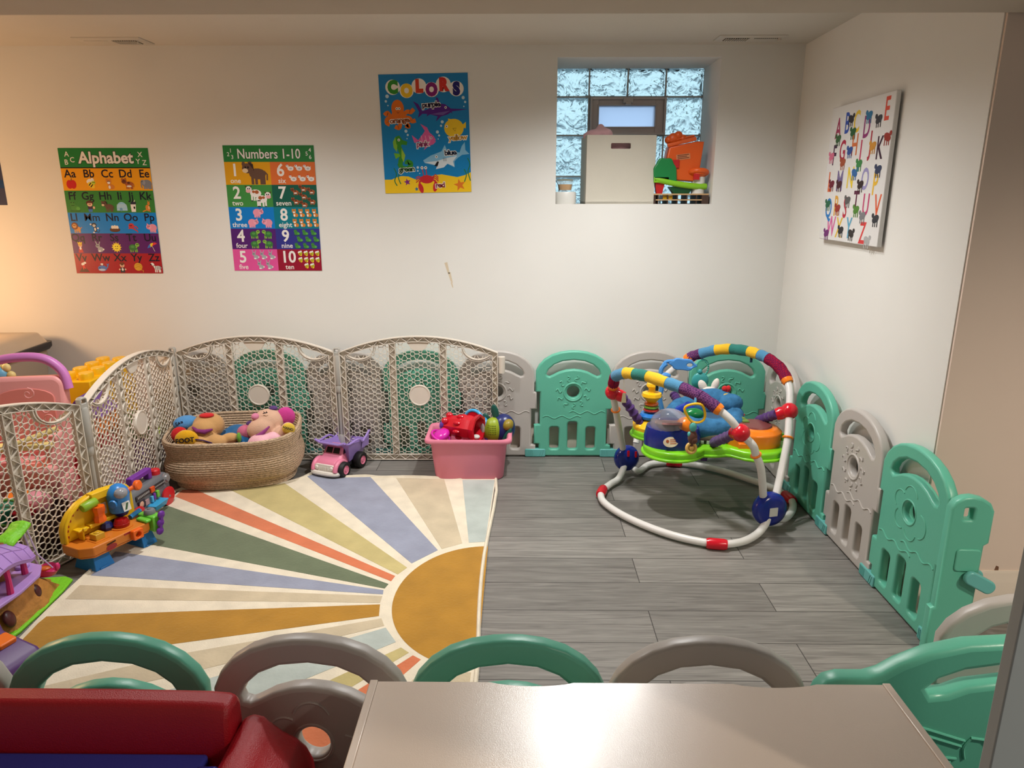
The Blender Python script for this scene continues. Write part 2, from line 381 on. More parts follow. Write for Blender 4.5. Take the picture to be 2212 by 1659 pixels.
m.node_tree.links.new(tr.outputs[0], mx.inputs[1]); m.node_tree.links.new(gg.outputs[0], mx.inputs[2]); m.node_tree.links.new(mx.outputs[0], n['Material Output'].inputs[0])
MB(MW).b2((px0-.003, YG+.004, pz0-.003), (px1+.003, YG+.010, pz1+.003)).build('frosted_pane', m, win)
lt = MB(MW); lt.b2((.563, YG-.03, 1.905), (.617, YG-.008, 1.935)); lt.b2((.575, YG-.036, 1.896), (.605, YG-.008, 1.912))
lt.build('latch', mat('latch_grey', (196, 188, 184), 0.4), win, bevel=.003)

# ------------------------------------------------------------------ ceiling registers
def register(x0, x1, y0, y1, flip, label):
    t = thing('ceiling_vent', label, 'vent', ((x0+x1)/2, (y0+y1)/2, CZ), 0, 'ceiling registers')
    w, h = (x1-x0)/2, (y1-y0)/2
    mb = MB(); mb.loft([[(-w*a, -h*b, z), (w*a, -h*b, z), (w*a, h*b, z), (-w*a, h*b, z)] for a, b, z in ((1, 1, 0), (1, 1, -.003), (.95, .88, -.008))])
    mb.build('face_plate', M_vent, t)
    a, b = (-w*.78, -.01) if flip else (0.01, w*.78)
    MB().b2((a, -h*.5, -.0088), (b, h*.5, -.0078)).build('opening', M_dark, t)
    mb = MB(); k = 11
    for i in range(k):
        x = a+(b-a)*(i+.5)/k; mb.box((x, 0, -.010), (.004, h*.98, .004))
    mb.build('louvres', M_vent, t)
    c, e = (.01, w*.78) if flip else (-w*.78, -.01)
    mb = MB()
    for i in range(12):
        x = c+(e-c)*(i+.5)/12; mb.box((x, -h*.42, -.0086), (.006, .006, .002))
    mb.build('damper_slots', M_dark if flip else M_vent, t)
    MB().box((w*.82, -h*.4, -.012), (.006, .02, .012), (0, 0, .5)).build('lever', M_vent, t)
    return t
register(-2.12, -1.797, 3.63, 3.785, False, 'cream metal ceiling register at the left, above the alphabet poster')
register(.93, 1.247, 3.615, 3.735, True, 'cream metal ceiling register with dark louvres, to the right above the window')
# ------------------------------------------------------------------ playpen panels
TEAL = plastic('teal', (98, 184, 158), 0.36); GREY = plastic('warm_grey', (186, 180, 174), 0.38); CLIP = plastic('clip_teal', (104, 182, 176), 0.3)
def panel_outline(top=0.608):
    half = [(.205, .495), (.188, .530), (.160, .560), (.120, .585), (.075, .600), (.030, .607), (0, top)]
    R = [(.187, .006), (.214, .006), (.214, .070), (.189, .072), (.189, .278), (.219, .280), (.219, .376), (.205, .378)] + half
    Lf = [(-x, z) for x, z in reversed(half[:-1])] + [(-.206, .378), (-.182, .376), (-.182, .190), (-.214, .188), (-.214, .078), (-.187, .076), (-.187, .006)]
    return R + Lf
def slot_arc():
    o = [(-.148, .480), (-.135, .505), (-.105, .531), (-.06, .550), (0, .557), (.06, .550), (.105, .531), (.135, .505), (.148, .480)]
    i = [(.143, .468), (.130, .464), (.112, .472), (.08, .489), (.04, .501), (0, .505), (-.04, .501), (-.08, .489), (-.112, .472), (-.130, .464), (-.143, .468)]
    return o + i
def panel_mesh(relief):
    holes = [slot_arc(), circ(.0, .378, .034, 28), rrect(-.127, .046, -.075, .176, .014), rrect(-.026, .046, .026, .206, .014), rrect(.075, .046, .127, .176, .014)]
    me = plate(panel_outline(), holes, .034, .009)
    mb = MB(Matrix.Rotation(pi/2, 4, 'X')); mb.mesh(me); mb.M = Matrix.Identity(4)
    def line(pts, side, r=.0032): mb.tube([(x, side*.0168, z) for x, z in pts], r, 6)
    for sd in (-1, 1):
        if relief == 'sun':
            mb.torus((0, sd*.0155, .378), .050, .0055, (0, 1, 0), 30, 8)
            for k in range(11):
                a = 2*pi*k/11+.2; pts = []
                for j in range(7):
                    r = .064+.030*j/6; b = a+.13*sin(j/6*2*pi)
                    pts.append((r*cos(b), .378+r*sin(b)))
                line(pts, sd, .0042)
        else:
            cl = []
            for cx, cz, r, a0, a1 in ((.0, .432, .040, 20, 160), (-.058, .400, .036, 60, 230), (-.045, .338, .035, 130, 300), (.02, .322, .036, 200, 350), (.066, .358, .042, -80, 85)):
                cl.append([(cx+r*cos(radians(a0+(a1-a0)*k/12)), cz+r*sin(radians(a0+(a1-a0)*k/12))) for k in range(13)])
            for c in cl: line(c, sd, .0026)
            mb.torus((0, sd*.0155, .378), .043, .004, (0, 1, 0), 28, 8)
        for x0, x1, z in ((-.165, .045, .235), (-.02, .178, .262)):
            line([(x0+(x1-x0)*k/30, z+.008*sin(k/30*5*pi)*1.0) for k in range(31)], sd)
    return mb
_pan = {}
def panel(col, relief, loc, rz, label, group='arched playpen panels', sx=1.0, clip=True):
    key = (col, relief)
    if key not in _pan:
        o = panel_mesh(relief).build('playpen_fence', TEAL if col == 'teal' else GREY, ang=50)
        c = MB(); c.M = Matrix.Rotation(pi/2, 4, 'X')
        c.mesh(plate(rrect(.155, .002, .270, .048, .008), [], .044, .004)); c.M = Matrix.Identity(4)
        for k in range(5): c.tube([(.165+.008*k, -.0225, .008), (.165+.008*k, -.0225, .042)], .0014, 5)
        for k in range(2): c.tube([(.235+.012*k, -.0225, .008), (.245+.012*k, -.0225, .042)], .0014, 5)
        c.build('connector_clip', CLIP, o); _pan[key] = o
    else:
        o = _pan[key].copy(); COL.objects.link(o)
        for ch in _pan[key].children:
            if clip: cc = ch.copy(); COL.objects.link(cc); cc.parent = o
    o.location = loc; o.rotation_euler = (0, 0, rz); o.scale = (sx, 1, 1)
    tag(o, label, 'fence panel', group); return o
YB = 3.763; PW = .418
panel('teal', 'sun', (.296, YB, 0), 0, 'teal arched playpen panel with a sun, on the back wall right beside the mesh gates')
panel('teal', 'sun', (1.132, YB, 0), 0, 'teal arched playpen panel directly behind the baby jumper seat')
panel('teal', 'sun', (-.540, YB, 0), 0, 'teal arched playpen panel seen through the mesh gate behind the pink bin')
panel('teal', 'sun', (-1.376, YB, 0), 0, 'teal arched playpen panel seen through the mesh gate behind the rope basket')
panel('grey', 'sun', (-.122, YB, 0), 0, 'warm grey sun panel half hidden by the right end of the mesh gates')
panel('grey', 'sun', (.714, YB, 0), 0, 'warm grey playpen panel on the back wall behind the jumper\'s left arch end')
panel('grey', 'sun', (-.958, YB, 0), 0, 'warm grey playpen panel seen through the mesh behind the dump truck')
panel('grey', 'cloud', (-1.794, YB, 0), 0, 'warm grey playpen panel behind the mesh at the basket\'s left end', clip=False)
XR = 1.342
panel('grey', 'sun', (XR, 3.500, 0), -pi/2, 'warm grey panel on the right wall in the room corner, behind the jumper legs')
panel('teal', 'cloud', (XR, 3.073, 0), -pi/2, 'teal cloud panel on the right wall, between the two grey ones')
panel('grey', 'sun', (XR, 2.649, 0), -pi/2, 'warm grey sun panel in the middle of the right wall row')
panel('teal', 'cloud', (XR, 2.232, 0), -pi/2, 'teal cloud panel nearest the viewer in the right wall row')
YF = 1.180
for i, (col, x, a, lb) in enumerate((('grey', -1.190, 3, 'warm grey panel barely showing at the left frame edge in the near row'),
        ('teal', -.797, 2, 'dark teal arch in the near row behind the red desk'), ('grey', -.402, -2, 'brownish grey arch with a round hole, between red desk and white table'),
        ('teal', -.020, 1, 'teal arch in the near row rising behind the white table\'s left half'), ('grey', .365, -2, 'warm grey arch in the near row rising behind the white table\'s right half'))):
    panel(col, 'cloud', (x, YF, 0), radians(a), lb, sx=.925)
panel('grey', 'cloud', (1.115, 1.335, 0), radians(-8), 'warm grey arch behind the near teal gate at the right edge', sx=1.0, clip=False)

# wide gate panel in the near row at the right
mb = MB(Matrix.Rotation(pi/2, 4, 'X'))
outl = [(0, .006), (.70, .006), (.70, .50), (.66, .56), (.58, .605), (.48, .628), (.36, .634), (.27, .628), (.20, .610), (.150, .586), (.120, .565), (.095, .556), (.045, .556), (.02, .548), (.006, .53), (0, .51)]
slot = [(.205, .535), (.225, .556), (.27, .575), (.36, .590), (.44, .588), (.52, .572), (.575, .545), (.575, .528), (.55, .522), (.50, .538), (.43, .551), (.36, .552), (.28, .540), (.245, .524), (.215, .520)]
mb.mesh(plate(outl, [slot], .040, .011)); mb.M = Matrix.Identity(4)
def rl(pts, r=.003): mb.tube([(p[0], -.0205, p[1]) for p in pts], r, 6)
rl([(.10, .49), (.29, .425)]); rl([(.10, .475), (.285, .413)]); rl([(.12, .40), (.28, .385)]); rl([(.13, .39), (.27, .377)])
rl(smooth_path([(.30, .43, 0), (.29, .41, 0), (.295, .385, 0)], 4)); rl([(.300, .432), (.325, .428), (.345, .405)]); rl([(.345, .405), (.37, .42), (.40, .420)])
rl(smooth_path([(.375, .385, 0), (.39, .37, 0), (.398, .35, 0)], 4)); rl([(.35, .345), (.385, .345)])
mb.box((.06, -.017, .50), (.07, .012, .06))
gate = tag(mb.build('playpen_gate', TEAL, ang=50), 'wide teal playpen gate with a low shoulder, near the viewer at lower right', 'fence gate'); gate.location = (.552, 1.150, 0)

# narrow latch post panel closing the right row
t = thing('latch_post', 'narrow teal latch post with a square hole at the end of the right row', 'fence post', (1.295, 2.003, 0), radians(-4))
mb = MB(Matrix.Rotation(pi/2, 4, 'X'))
outl = [(0, .006), (.125, .006), (.125, .385), (.138, .395), (.138, .50), (.125, .525), (.10, .54), (.07, .546), (.045, .542), (.022, .528), (.012, .505), (.012, .17), (0, .165)]
mb.mesh(plate(outl, [rrect(.052, .470, .078, .508, .004)], .036, .008)); mb.build('post_body', TEAL, t, ang=50)
mb = MB()
for y in (-.034, .034):
    mb.M = T(.115, y, .275) @ Matrix.Rotation(pi/2, 4, 'X') @ Matrix.Rotation(radians(-28), 4, 'Z')
    mb.mesh(plate(rrect(-.045, -.022, .055, .022, .021, 6), [], .018, .005))
mb.M = Matrix.Identity(4); mb.box((.12, 0, .268), (.03, .06, .02)); mb.build('latch', CLIP, t)
mb = MB(Matrix.Rotation(pi/2, 4, 'X')); mb.mesh(plate(rrect(.045, .30, .118, .375, .012), [], .046, .004)); mb.build('latch_plate', TEAL, t)

# ------------------------------------------------------------------ mesh gate panels (superyard)
TAUPE = plastic('taupe', (222, 212, 198), 0.4)
GW = .846
def gtop(x): return .612 + .088*(1-((x-GW/2)/(GW/2))**2)
def gate_panel_parts():
    t = thing('mesh_gate', 'x', 'gate panel', (0, 0, 0))
    N = 28
    def outline(ins):
        top = [(ins+(GW-2*ins)*k/N, gtop(ins+(GW-2*ins)*k/N)-ins) for k in range(N+1)]
        return [(ins, .006+ins)] + top + [(GW-ins, .006+ins)]
    f = MB()
    A = outline(.002); B = outline(.030)
    f.strip(A, .004, .030, 0, True); f.strip(B, .003, .022, 0, True)
    n = len(A)                                             # recessed web between the two flanges
    for i in range(n):
        j = (i+1) % n; f.add([(A[i][0], .004, A[i][1]), (A[j][0], .004, A[j][1]), (B[j][0], .004, B[j][1]), (B[i][0], .004, B[i][1])], [(0, 1, 2, 3)])
    def zig(p, q, k):
        for i in range(k):
            for s in (0, 1):
                u0, u1 = (i+s*.5)/k, (i+s*.5+.5)/k
                a = p(u0) if s == 0 else q(u0); b = q(u1) if s == 0 else p(u1)
                f.strip([a, b], .0025, .020, -.002)
    zig(lambda u: (.003, .03+.57*u), lambda u: (.030, .03+.57*u), 10)
    zig(lambda u: (GW-.003, .03+.57*u), lambda u: (GW-.030, .03+.57*u), 10)
    zig(lambda u: (.03+(GW-.06)*u, .008), lambda u: (.03+(GW-.06)*u, .036), 13)
    zig(lambda u: (.03+(GW-.06)*u, gtop(.03+(GW-.06)*u)-.003), lambda u: (.03+(GW-.06)*u, gtop(.03+(GW-.06)*u)-.030), 13)
    f.build('frame', TAUPE, t, ang=30)
    for x in (GW*.335, GW*.655):                           # two upright struts
        s = MB(); z1 = gtop(x)-.03
        for dx in (-.017, .017): s.strip([(x+dx, .036), (x+dx, z1)], .003, .022)
        s.b2((x-.017, .002, .036), (x+.017, .006, z1))
        k = 11
        for i in range(k):
            za, zb, zc = (.036+(z1-.036)*q/k for q in (i, i+.5, i+1))
            s.strip([(x-.016, za), (x+.016, zb)], .0025, .02, -.002); s.strip([(x+.016, zb), (x-.016, zc)], .0025, .02, -.002)
        s.build('strut', TAUPE, t, ang=30)
    # honeycomb mesh: rings on a triangular lattice joined by short bars
    h = MB(); S = .0425; dz = S*sqrt(3)/2; nodes = {}
    def inside(x, z):
        if x < .034 or x > GW-.034 or z < .042 or z > gtop(x)-.036: return False
        for cx in (.105, GW-.105):
            if (x-cx)**2/.085**2 + (z-.640)**2/.072**2 < 1: return False
        if abs(x-GW/2) < .055 and z > .615: return False
        for sx_ in (GW*.335, GW*.655):
            if abs(x-sx_) < .012: return False
        return (x-GW/2)**2+(z-.375)**2 > .058**2
    for j in range(24):
        for i in range(-2, 26):
            x = .03+i*S+(j % 2)*S/2; z = .05+j*dz
            if inside(x, z): nodes[(i, j)] = (x, z, .0125 if (i-(j//2)+2*(j % 2)+j) % 3 == 0 else .0090)
    for (i, j), (x, z, r) in nodes.items():
        h.strip([(x+r*cos(2*pi*k/10), z+r*sin(2*pi*k/10)) for k in range(10)], .0027, .006, 0, True)
        o = (j % 2)
        for a, b in ((i+1, j), (i+o, j+1), (i+o-1, j+1)):
            if (a, b) in nodes:
                X, Z, R2 = nodes[(a, b)]; dx, dzz = X-x, Z-z; l = sqrt(dx*dx+dzz*dzz)
                h.strip([(x+dx*r/l, z+dzz*r/l), (X-dx*R2/l, Z-dzz*R2/l)], .0027, .006, 0)
            else:
                X = x+(S if b == j else (S/2 if a == i+o else -S/2)); Z = z+(0 if b == j else dz); l = S
                h.strip([(x+(X-x)*r/l, z+(Z-z)*r/l), (x+(X-x)*.75, z+(Z-z)*.75)], .0027, .006, 0)
        for a, b in ((i-1, j), (i+o-1, j-1), (i+o, j-1)):
            if (a, b) not in nodes:
                X = x-(S if b == j else (S/2 if a == i+o-1 else -S/2)); Z = z-(0 if b == j else dz)
                h.strip([(x+(X-x)*r/S, z+(Z-z)*r/S), (x+(X-x)*.75, z+(Z-z)*.75)], .0027, .006, 0)
    h.build('honeycomb_mesh', TAUPE, t, ang=30)
    for cx in (.105, GW-.105):                             # crescent grips in the two top corners, tab in the middle
        c = MB()
        pts = [(cx+.088*cos(radians(a)), .640+.074*sin(radians(a))) for a in range(170, 371, 10)]
        pts = [p for p in pts if .03 < p[0] < GW-.03 and p[1] < gtop(p[0])-.02]
        c.strip(pts, .004, .020); c.strip([(p[0]*.9+cx*.1, p[1]*.9+.064) for p in pts], .004, .026)
        c.build('corner_grip', TAUPE, t, ang=30)
    c = MB(Matrix.Rotation(pi/2, 4, 'X')); c.mesh(plate([(GW/2-.062, .668), (GW/2-.035, .628), (GW/2-.02, .620), (GW/2+.02, .620), (GW/2+.035, .628), (GW/2+.062, .668)], [], .008, .001)); c.build('top_tab', TAUPE, t)
    c = MB(); c.lathe([(.0, .010), (.050, .010), (.052, .012), (.056, .012), (.058, .008), (.058, -.004), (0, -.004)], (GW/2, 0, .375), (0, -1, 0), 40); c.build('round_plate', TAUPE, t)
    for z0, z1, zs in ((.50, .588, (.575, .56, .52)), (.06, .13, (.12, .10))):
        c = MB(); c.cyl((GW+.020, 0, z0), (GW+.020, 0, z1), .017, .019, 20)
        for z in zs: c.b2((GW-.004, -.004, z-.0015), (GW+.012, .004, z+.0015))
        c.build('hinge_tube', TAUPE, t)
    return t
def hinge_post(t, x):
    c = MB(); c.cyl((x, 0, .01), (x, 0, .60), .010, None, 14)
    for z0, z1, r in ((.43, .595, .020), (.39, .432, .017), (.06, .15, .018)): c.lathe([(0, z0), (r*.8, z0), (r, z0+.008), (r, z1-.008), (r*.8, z1), (0, z1)], (x, 0, 0))
    c.mesh(plate([(-.018, .59), (.018, .59), (.017, .628), (.010, .636), (-.010, .636), (-.017, .628)], [rrect(-.010, .612, .010, .628, .003)], .026, .003), T(x, 0, 0) @ Matrix.Rotation(pi/2, 4, 'X'))
    c.build('hinge_post', plastic('post_grey', (176, 172, 164), .35), t)
YS = 3.690
g4 = gate_panel_parts(); g4.location = (-.960, YS, 0); tag(g4, 'beige honeycomb mesh gate on the back side, behind the pink bin and truck', 'gate panel', 'honeycomb mesh gates')
g3 = copy_tree(g4); g3.location = (-1.832, YS, 0); g3['label'] = 'beige honeycomb mesh gate on the back side, behind the rope basket'
g2 = copy_tree(g4); g2.location = (-1.760, 2.735, 0); v = Vector((-1.852-g2.location.x, 3.690-g2.location.y, 0)); g2.rotation_euler.z = atan2(v.y, v.x); g2.scale = (v.length/.874, 1, 1)
g2['label'] = 'beige honeycomb mesh gate turned sideways on the left, behind the toy workbench and radio'
g1 = copy_tree(g4); a1 = atan2(2.287-2.70, -1.894+1.765); L1 = .846
g1.location = (-1.765+cos(a1)*L1, 2.70+sin(a1)*L1, 0); g1.rotation_euler.z = a1+pi; g1['label'] = 'beige honeycomb mesh gate nearest the viewer at the left frame edge, with a warning label'
for g in (g3, g2, g1):
    for ch in list(g.children):
        if ch.name.startswith('hinge_tube'): bpy.data.objects.remove(ch)
for g, x in ((g3, GW+.013), (g3, -.022), (g1, GW+.02)): hinge_post(g, x)
# warning label on the nearest gate's round plate
wl = MB(); wl.m = 0; wl.M = basis((GW/2, -.0128, .375), (1, 0, 0), (0, 0, 1), (0, -1, 0))
wl.prism(rrect(-.036, -.034, .036, .034, .002), 0, .0005); wl.m = 1
wl.mesh(text_mesh('WARNING', .01), T(.004, .025, .0008) @ Matrix.Diagonal((.0075, .0075, 1, 1)))
wl.prism([(-.033, .022), (-.026, .022), (-.0295, .028)], .0006, .0008)
random.seed(3)
for k in range(11):
    z = .017-.0042*k; L_ = (.030 if k < 8 else .022) * random.uniform(.8, 1); wl.prism([(-.032, z-.0008), (-.032+2*L_*(.95 if k < 6 else .6), z-.0008), (-.032+2*L_*(.95 if k < 6 else .6), z+.0008), (-.032, z+.0008)], .0006, .0008)
for k in range(3):
    a = 2*pi*k/3+.5; wl.tube([(.022+.009*cos(a+q*.25), -.018+.009*sin(a+q*.25), .0009) for q in range(6)], .0009, 5)
for ch in g1.children:
    if ch.name.startswith('round_plate'): plate1 = ch
wl.build('warning_label', [ink((228, 226, 222)), ink((40, 40, 40))], plate1)
tag([c for c in g1.children if c.name.startswith('round_plate')][0], 'round plate with a printed warning label')

# ------------------------------------------------------------------ rug
RW = fabric('rug_cream', (226, 214, 192))
def rugcol(n, c): return mat('rug_'+n, c, 0.92, 0.1, 0.4, 90, 0.13, 9, sheen=0.3)
RC = dict(bg=rugcol('mist', (176, 184, 178)), tan=rugcol('sand', (196, 180, 152)), blue=rugcol('slate', (146, 150, 168)), olive=rugcol('olive', (190, 174, 118)),
          orange=rugcol('terracotta', (206, 116, 78)), green=rugcol('sage', (104, 114, 88)), gold=rugcol('gold', (172, 124, 40)))
names = list(RC); mb = MB()
edge = [G(1071, 1036), G(1046, 1200), G(1036, 1300), G(1030, 1450)]; edge = [Vector((p.x, p.y, 0)) for p in edge]
edge += [Vector((-.135, 1.60, 0)), Vector((-.14, 1.35, 0)), Vector((-1.62, 1.35, 0)), Vector((-1.63, 1.9, 0)), Vector((-1.655, 2.2, 0)), Vector((-1.668, 2.5, 0)), Vector((-1.672, 2.8, 0)), Vector((-1.678, 3.1, 0)), Vector((-1.681, 3.262, 0)),
         Vector((-1.42, 3.262, 0)), Vector((-1.22, 3.33, 0)), Vector((-1.13, 3.40, 0)), Vector((-1.085, 3.478, 0)), Vector((-1.03, 3.468, 0)), Vector((-.93, 3.428, 0)), Vector((-.80, 3.442, 0)), Vector((-.72, 3.425, 0)), Vector((-.55, 3.432, 0)), Vector((-.3, 3.41, 0))]
mb.prism([(p.x, p.y) for p in edge], 0.001, .007)
SUN = (-.128, 2.285)
def ell_pt(a, rx, ry): return (SUN[0]+rx*cos(a), SUN[1]+ry*sin(a))
def ray_(n, inner, outer): mb.m = 1+names.index(n); poly = inner+outer; mb.prism(poly, .0068, .0078)
def Gp(*ps): return [(q.x, q.y) for q in (G(x, y, .007) for x, y in ps)]
mb.m = 1+names.index('gold')
mb.prism([ell_pt(a, .325, .395) for a in [pi/2+pi*k/40 for k in range(41)]], .0068, .0078)
ray_('bg', [(-.21, 2.712), (-.142, 2.72)], [(-.124, 3.392), (-.29, 3.392)])
ray_('tan', [(-.318, 2.655), (-.237, 2.705)], [(-.385, 3.40), (-.635, 3.415)])
ray_('blue', [(-.425, 2.535), (-.333, 2.645)], [(-.77, 3.425), (-.93, 3.415), (-1.03, 3.455), (-1.08, 3.462), (-1.10, 3.43)])
ray_('olive', [(-.466, 2.45), (-.438, 2.502)], [(-1.19, 3.34), (-1.40, 3.25), (-1.43, 3.252)])
ray_('orange', [(-.483, 2.40), (-.474, 2.438)], [(-1.52, 3.19), (-1.60, 3.250), (-1.668, 3.250), (-1.668, 3.17)])
ray_('green', [(-.498, 2.348), (-.489, 2.380)], [(-1.664, 3.07), (-1.660, 2.72)])
ray_('blue', [(-.497, 2.308), (-.50, 2.337)], [(-1.655, 2.62), (-1.645, 2.43)])
ray_('tan', [(-.497, 2.253), (-.497, 2.297)], [(-1.645, 2.36), (-1.64, 2.265)])
ray_('gold', [(-.485, 2.170), (-.495, 2.242)], [(-1.638, 2.155)]+Gp((60, 1365)) + [(-1.635, 1.92)]+Gp((354, 1394)))
ray_('tan', Gp((830, 1352), (824, 1336)), Gp((389, 1413))+[(-1.62, 1.70), (-1.62, 1.62)]+Gp((370, 1462)))
ray_('bg', Gp((855, 1387), (833, 1356)), Gp((737, 1384))+[(-1.61, 1.47), (-1.30, 1.365), (-.95, 1.60)])
ray_('olive', Gp((883, 1410), (866, 1399)), Gp((718, 1467), (640, 1515), (690, 1520), (756, 1486)))
ray_('orange', Gp((909, 1425), (892, 1416)), Gp((770, 1493), (638, 1575), (590, 1600), (700, 1640), (872, 1457)))
ray_('tan', [(-.32, 1.835), (-.28, 1.875)], [(-.145, 1.872), (-.15, 1.50), (-.40, 1.40)])
mb.m = 0
rug = mb.build('rug', [RW]+[RC[k] for k in names]); tag(rug, 'cream rug with a half golden sun and muted coloured rays, on grey planks', 'rug')
b = MB(); b.tube([(p.x, p.y, .007) for p in smooth_path(edge, 4, True)], .0075, 6, True); b.build('edge_binding', RW, rug)
# ------------------------------------------------------------------ printed posters
class Print:
    def __init__(s, o, u, v, W, H, th=.0012):
        s.W, s.H = W, H; s.mb = MB(basis(o, u, v)); s.cols = []; s.th = th; s.n = 0
    def use(s, c):
        if c not in s.cols: s.cols.append(c)
        s.mb.m = s.cols.index(c)
    def z(s, l): s.n += 1; return s.th+l*.00012+(s.n % 25)*.0000044
    def rect(s, c, x0, y0, x1, y1, l=1): s.use(c); z = s.z(l); s.mb.add([(x0, y0, z), (x1, y0, z), (x1, y1, z), (x0, y1, z)], [(0, 1, 2, 3)])
    def poly(s, c, pts, l=1): s.use(c); zz = s.z(l); s.mb.add([(p[0], p[1], zz) for p in pts], [tuple(range(len(pts)))])
    def ell(s, c, x, y, rx, ry, l=1, rot=0.0, n=18):
        cr, sr = cos(rot), sin(rot)
        s.poly(c, [(x+rx*cos(2*pi*k/n)*cr-ry*sin(2*pi*k/n)*sr, y+rx*cos(2*pi*k/n)*sr+ry*sin(2*pi*k/n)*cr) for k in range(n)], l)
    def line(s, c, pts, w, l=1):
        s.use(c); K = len(pts); vs = []; zz = s.z(l)
        for i in range(K):
            a = pts[max(i-1, 0)]; b = pts[min(i+1, K-1)]; dx, dy = b[0]-a[0], b[1]-a[1]; q = sqrt(dx*dx+dy*dy) or 1
            vs += [(pts[i][0]-dy/q*w/2, pts[i][1]+dx/q*w/2, zz), (pts[i][0]+dy/q*w/2, pts[i][1]-dx/q*w/2, zz)]
        s.mb.add(vs, [(2*i, 2*i+1, 2*i+3, 2*i+2) for i in range(K-1)])
    def text(s, c, t, x, y, size, bold=.02, l=2, rot=0.0, sx=1.0, align='CENTER'):
        s.use(c); s.mb.mesh(text_mesh(t, bold, align), T(x, y, s.z(l)) @ Matrix.Rotation(rot, 4, 'Z') @ Matrix.Diagonal((size*sx, size, 1, 1)))
    def base(s, c): s.use(c); s.mb.prism([(0, 0), (s.W, 0), (s.W, s.H), (0, s.H)], .0002, s.th)
    def icon(s, spec, x, y, k, l=2, flip=1):      # list of shapes in a unit box
        for i, q in enumerate(spec):
            c = q[1]
            if q[0] == 'e': s.ell(c, x+q[2]*k*flip, y+q[3]*k, q[4]*k, q[5]*k, l+i, (q[6] if len(q) > 6 else 0)*flip, 14)
            elif q[0] == 'p': s.poly(c, [(x+a*k*flip, y+b*k) for a, b in q[2]], l+i)
            else: s.line(c, [(x+a*k*flip, y+b*k) for a, b in q[2]], q[3]*k, l+i)
    def build(s, name, gl=.35, parent=None):
        ms = [mat('print_%d_%d_%d' % c, c, gl, 0.3) for c in s.cols]; return s.mb.build(name, ms, parent)
W_, K_ = (236, 232, 228), (22, 20, 26)
def legs(c, xs, y0, y1, w=.12): return [('p', c, [(x-w/2, y1), (x-w/2, y0), (x+w/2, y0), (x+w/2, y1)]) for x in xs]
def eyes(x, y, d=.12, r=.04): return [('e', K_, x-d/2, y, r, r*1.2), ('e', K_, x+d/2, y, r, r*1.2)]
BR, OR, PK, GR, GY, YE, RD, BL = (112, 74, 48), (214, 132, 52), (232, 150, 170), (70, 140, 60), (128, 132, 142), (240, 206, 50), (200, 34, 36), (60, 120, 200)
def quad(b, h=None, bx=.12, ear=True, tail=True):
    h = h or b; r = legs(b, (-.12, .05, .28, .40), -.48, -.05)
    if tail: r.append(('l', b, [(.42, .1), (.56, -.05), (.54, -.3)], .07))
    r += [('e', b, bx, -.02, .38, .24), ('e', h, -.32, .22, .24, .22)]
    if ear: r += [('e', b, -.48, .40, .08, .11), ('e', b, -.18, .42, .08, .11)]
    return r + eyes(-.34, .26)
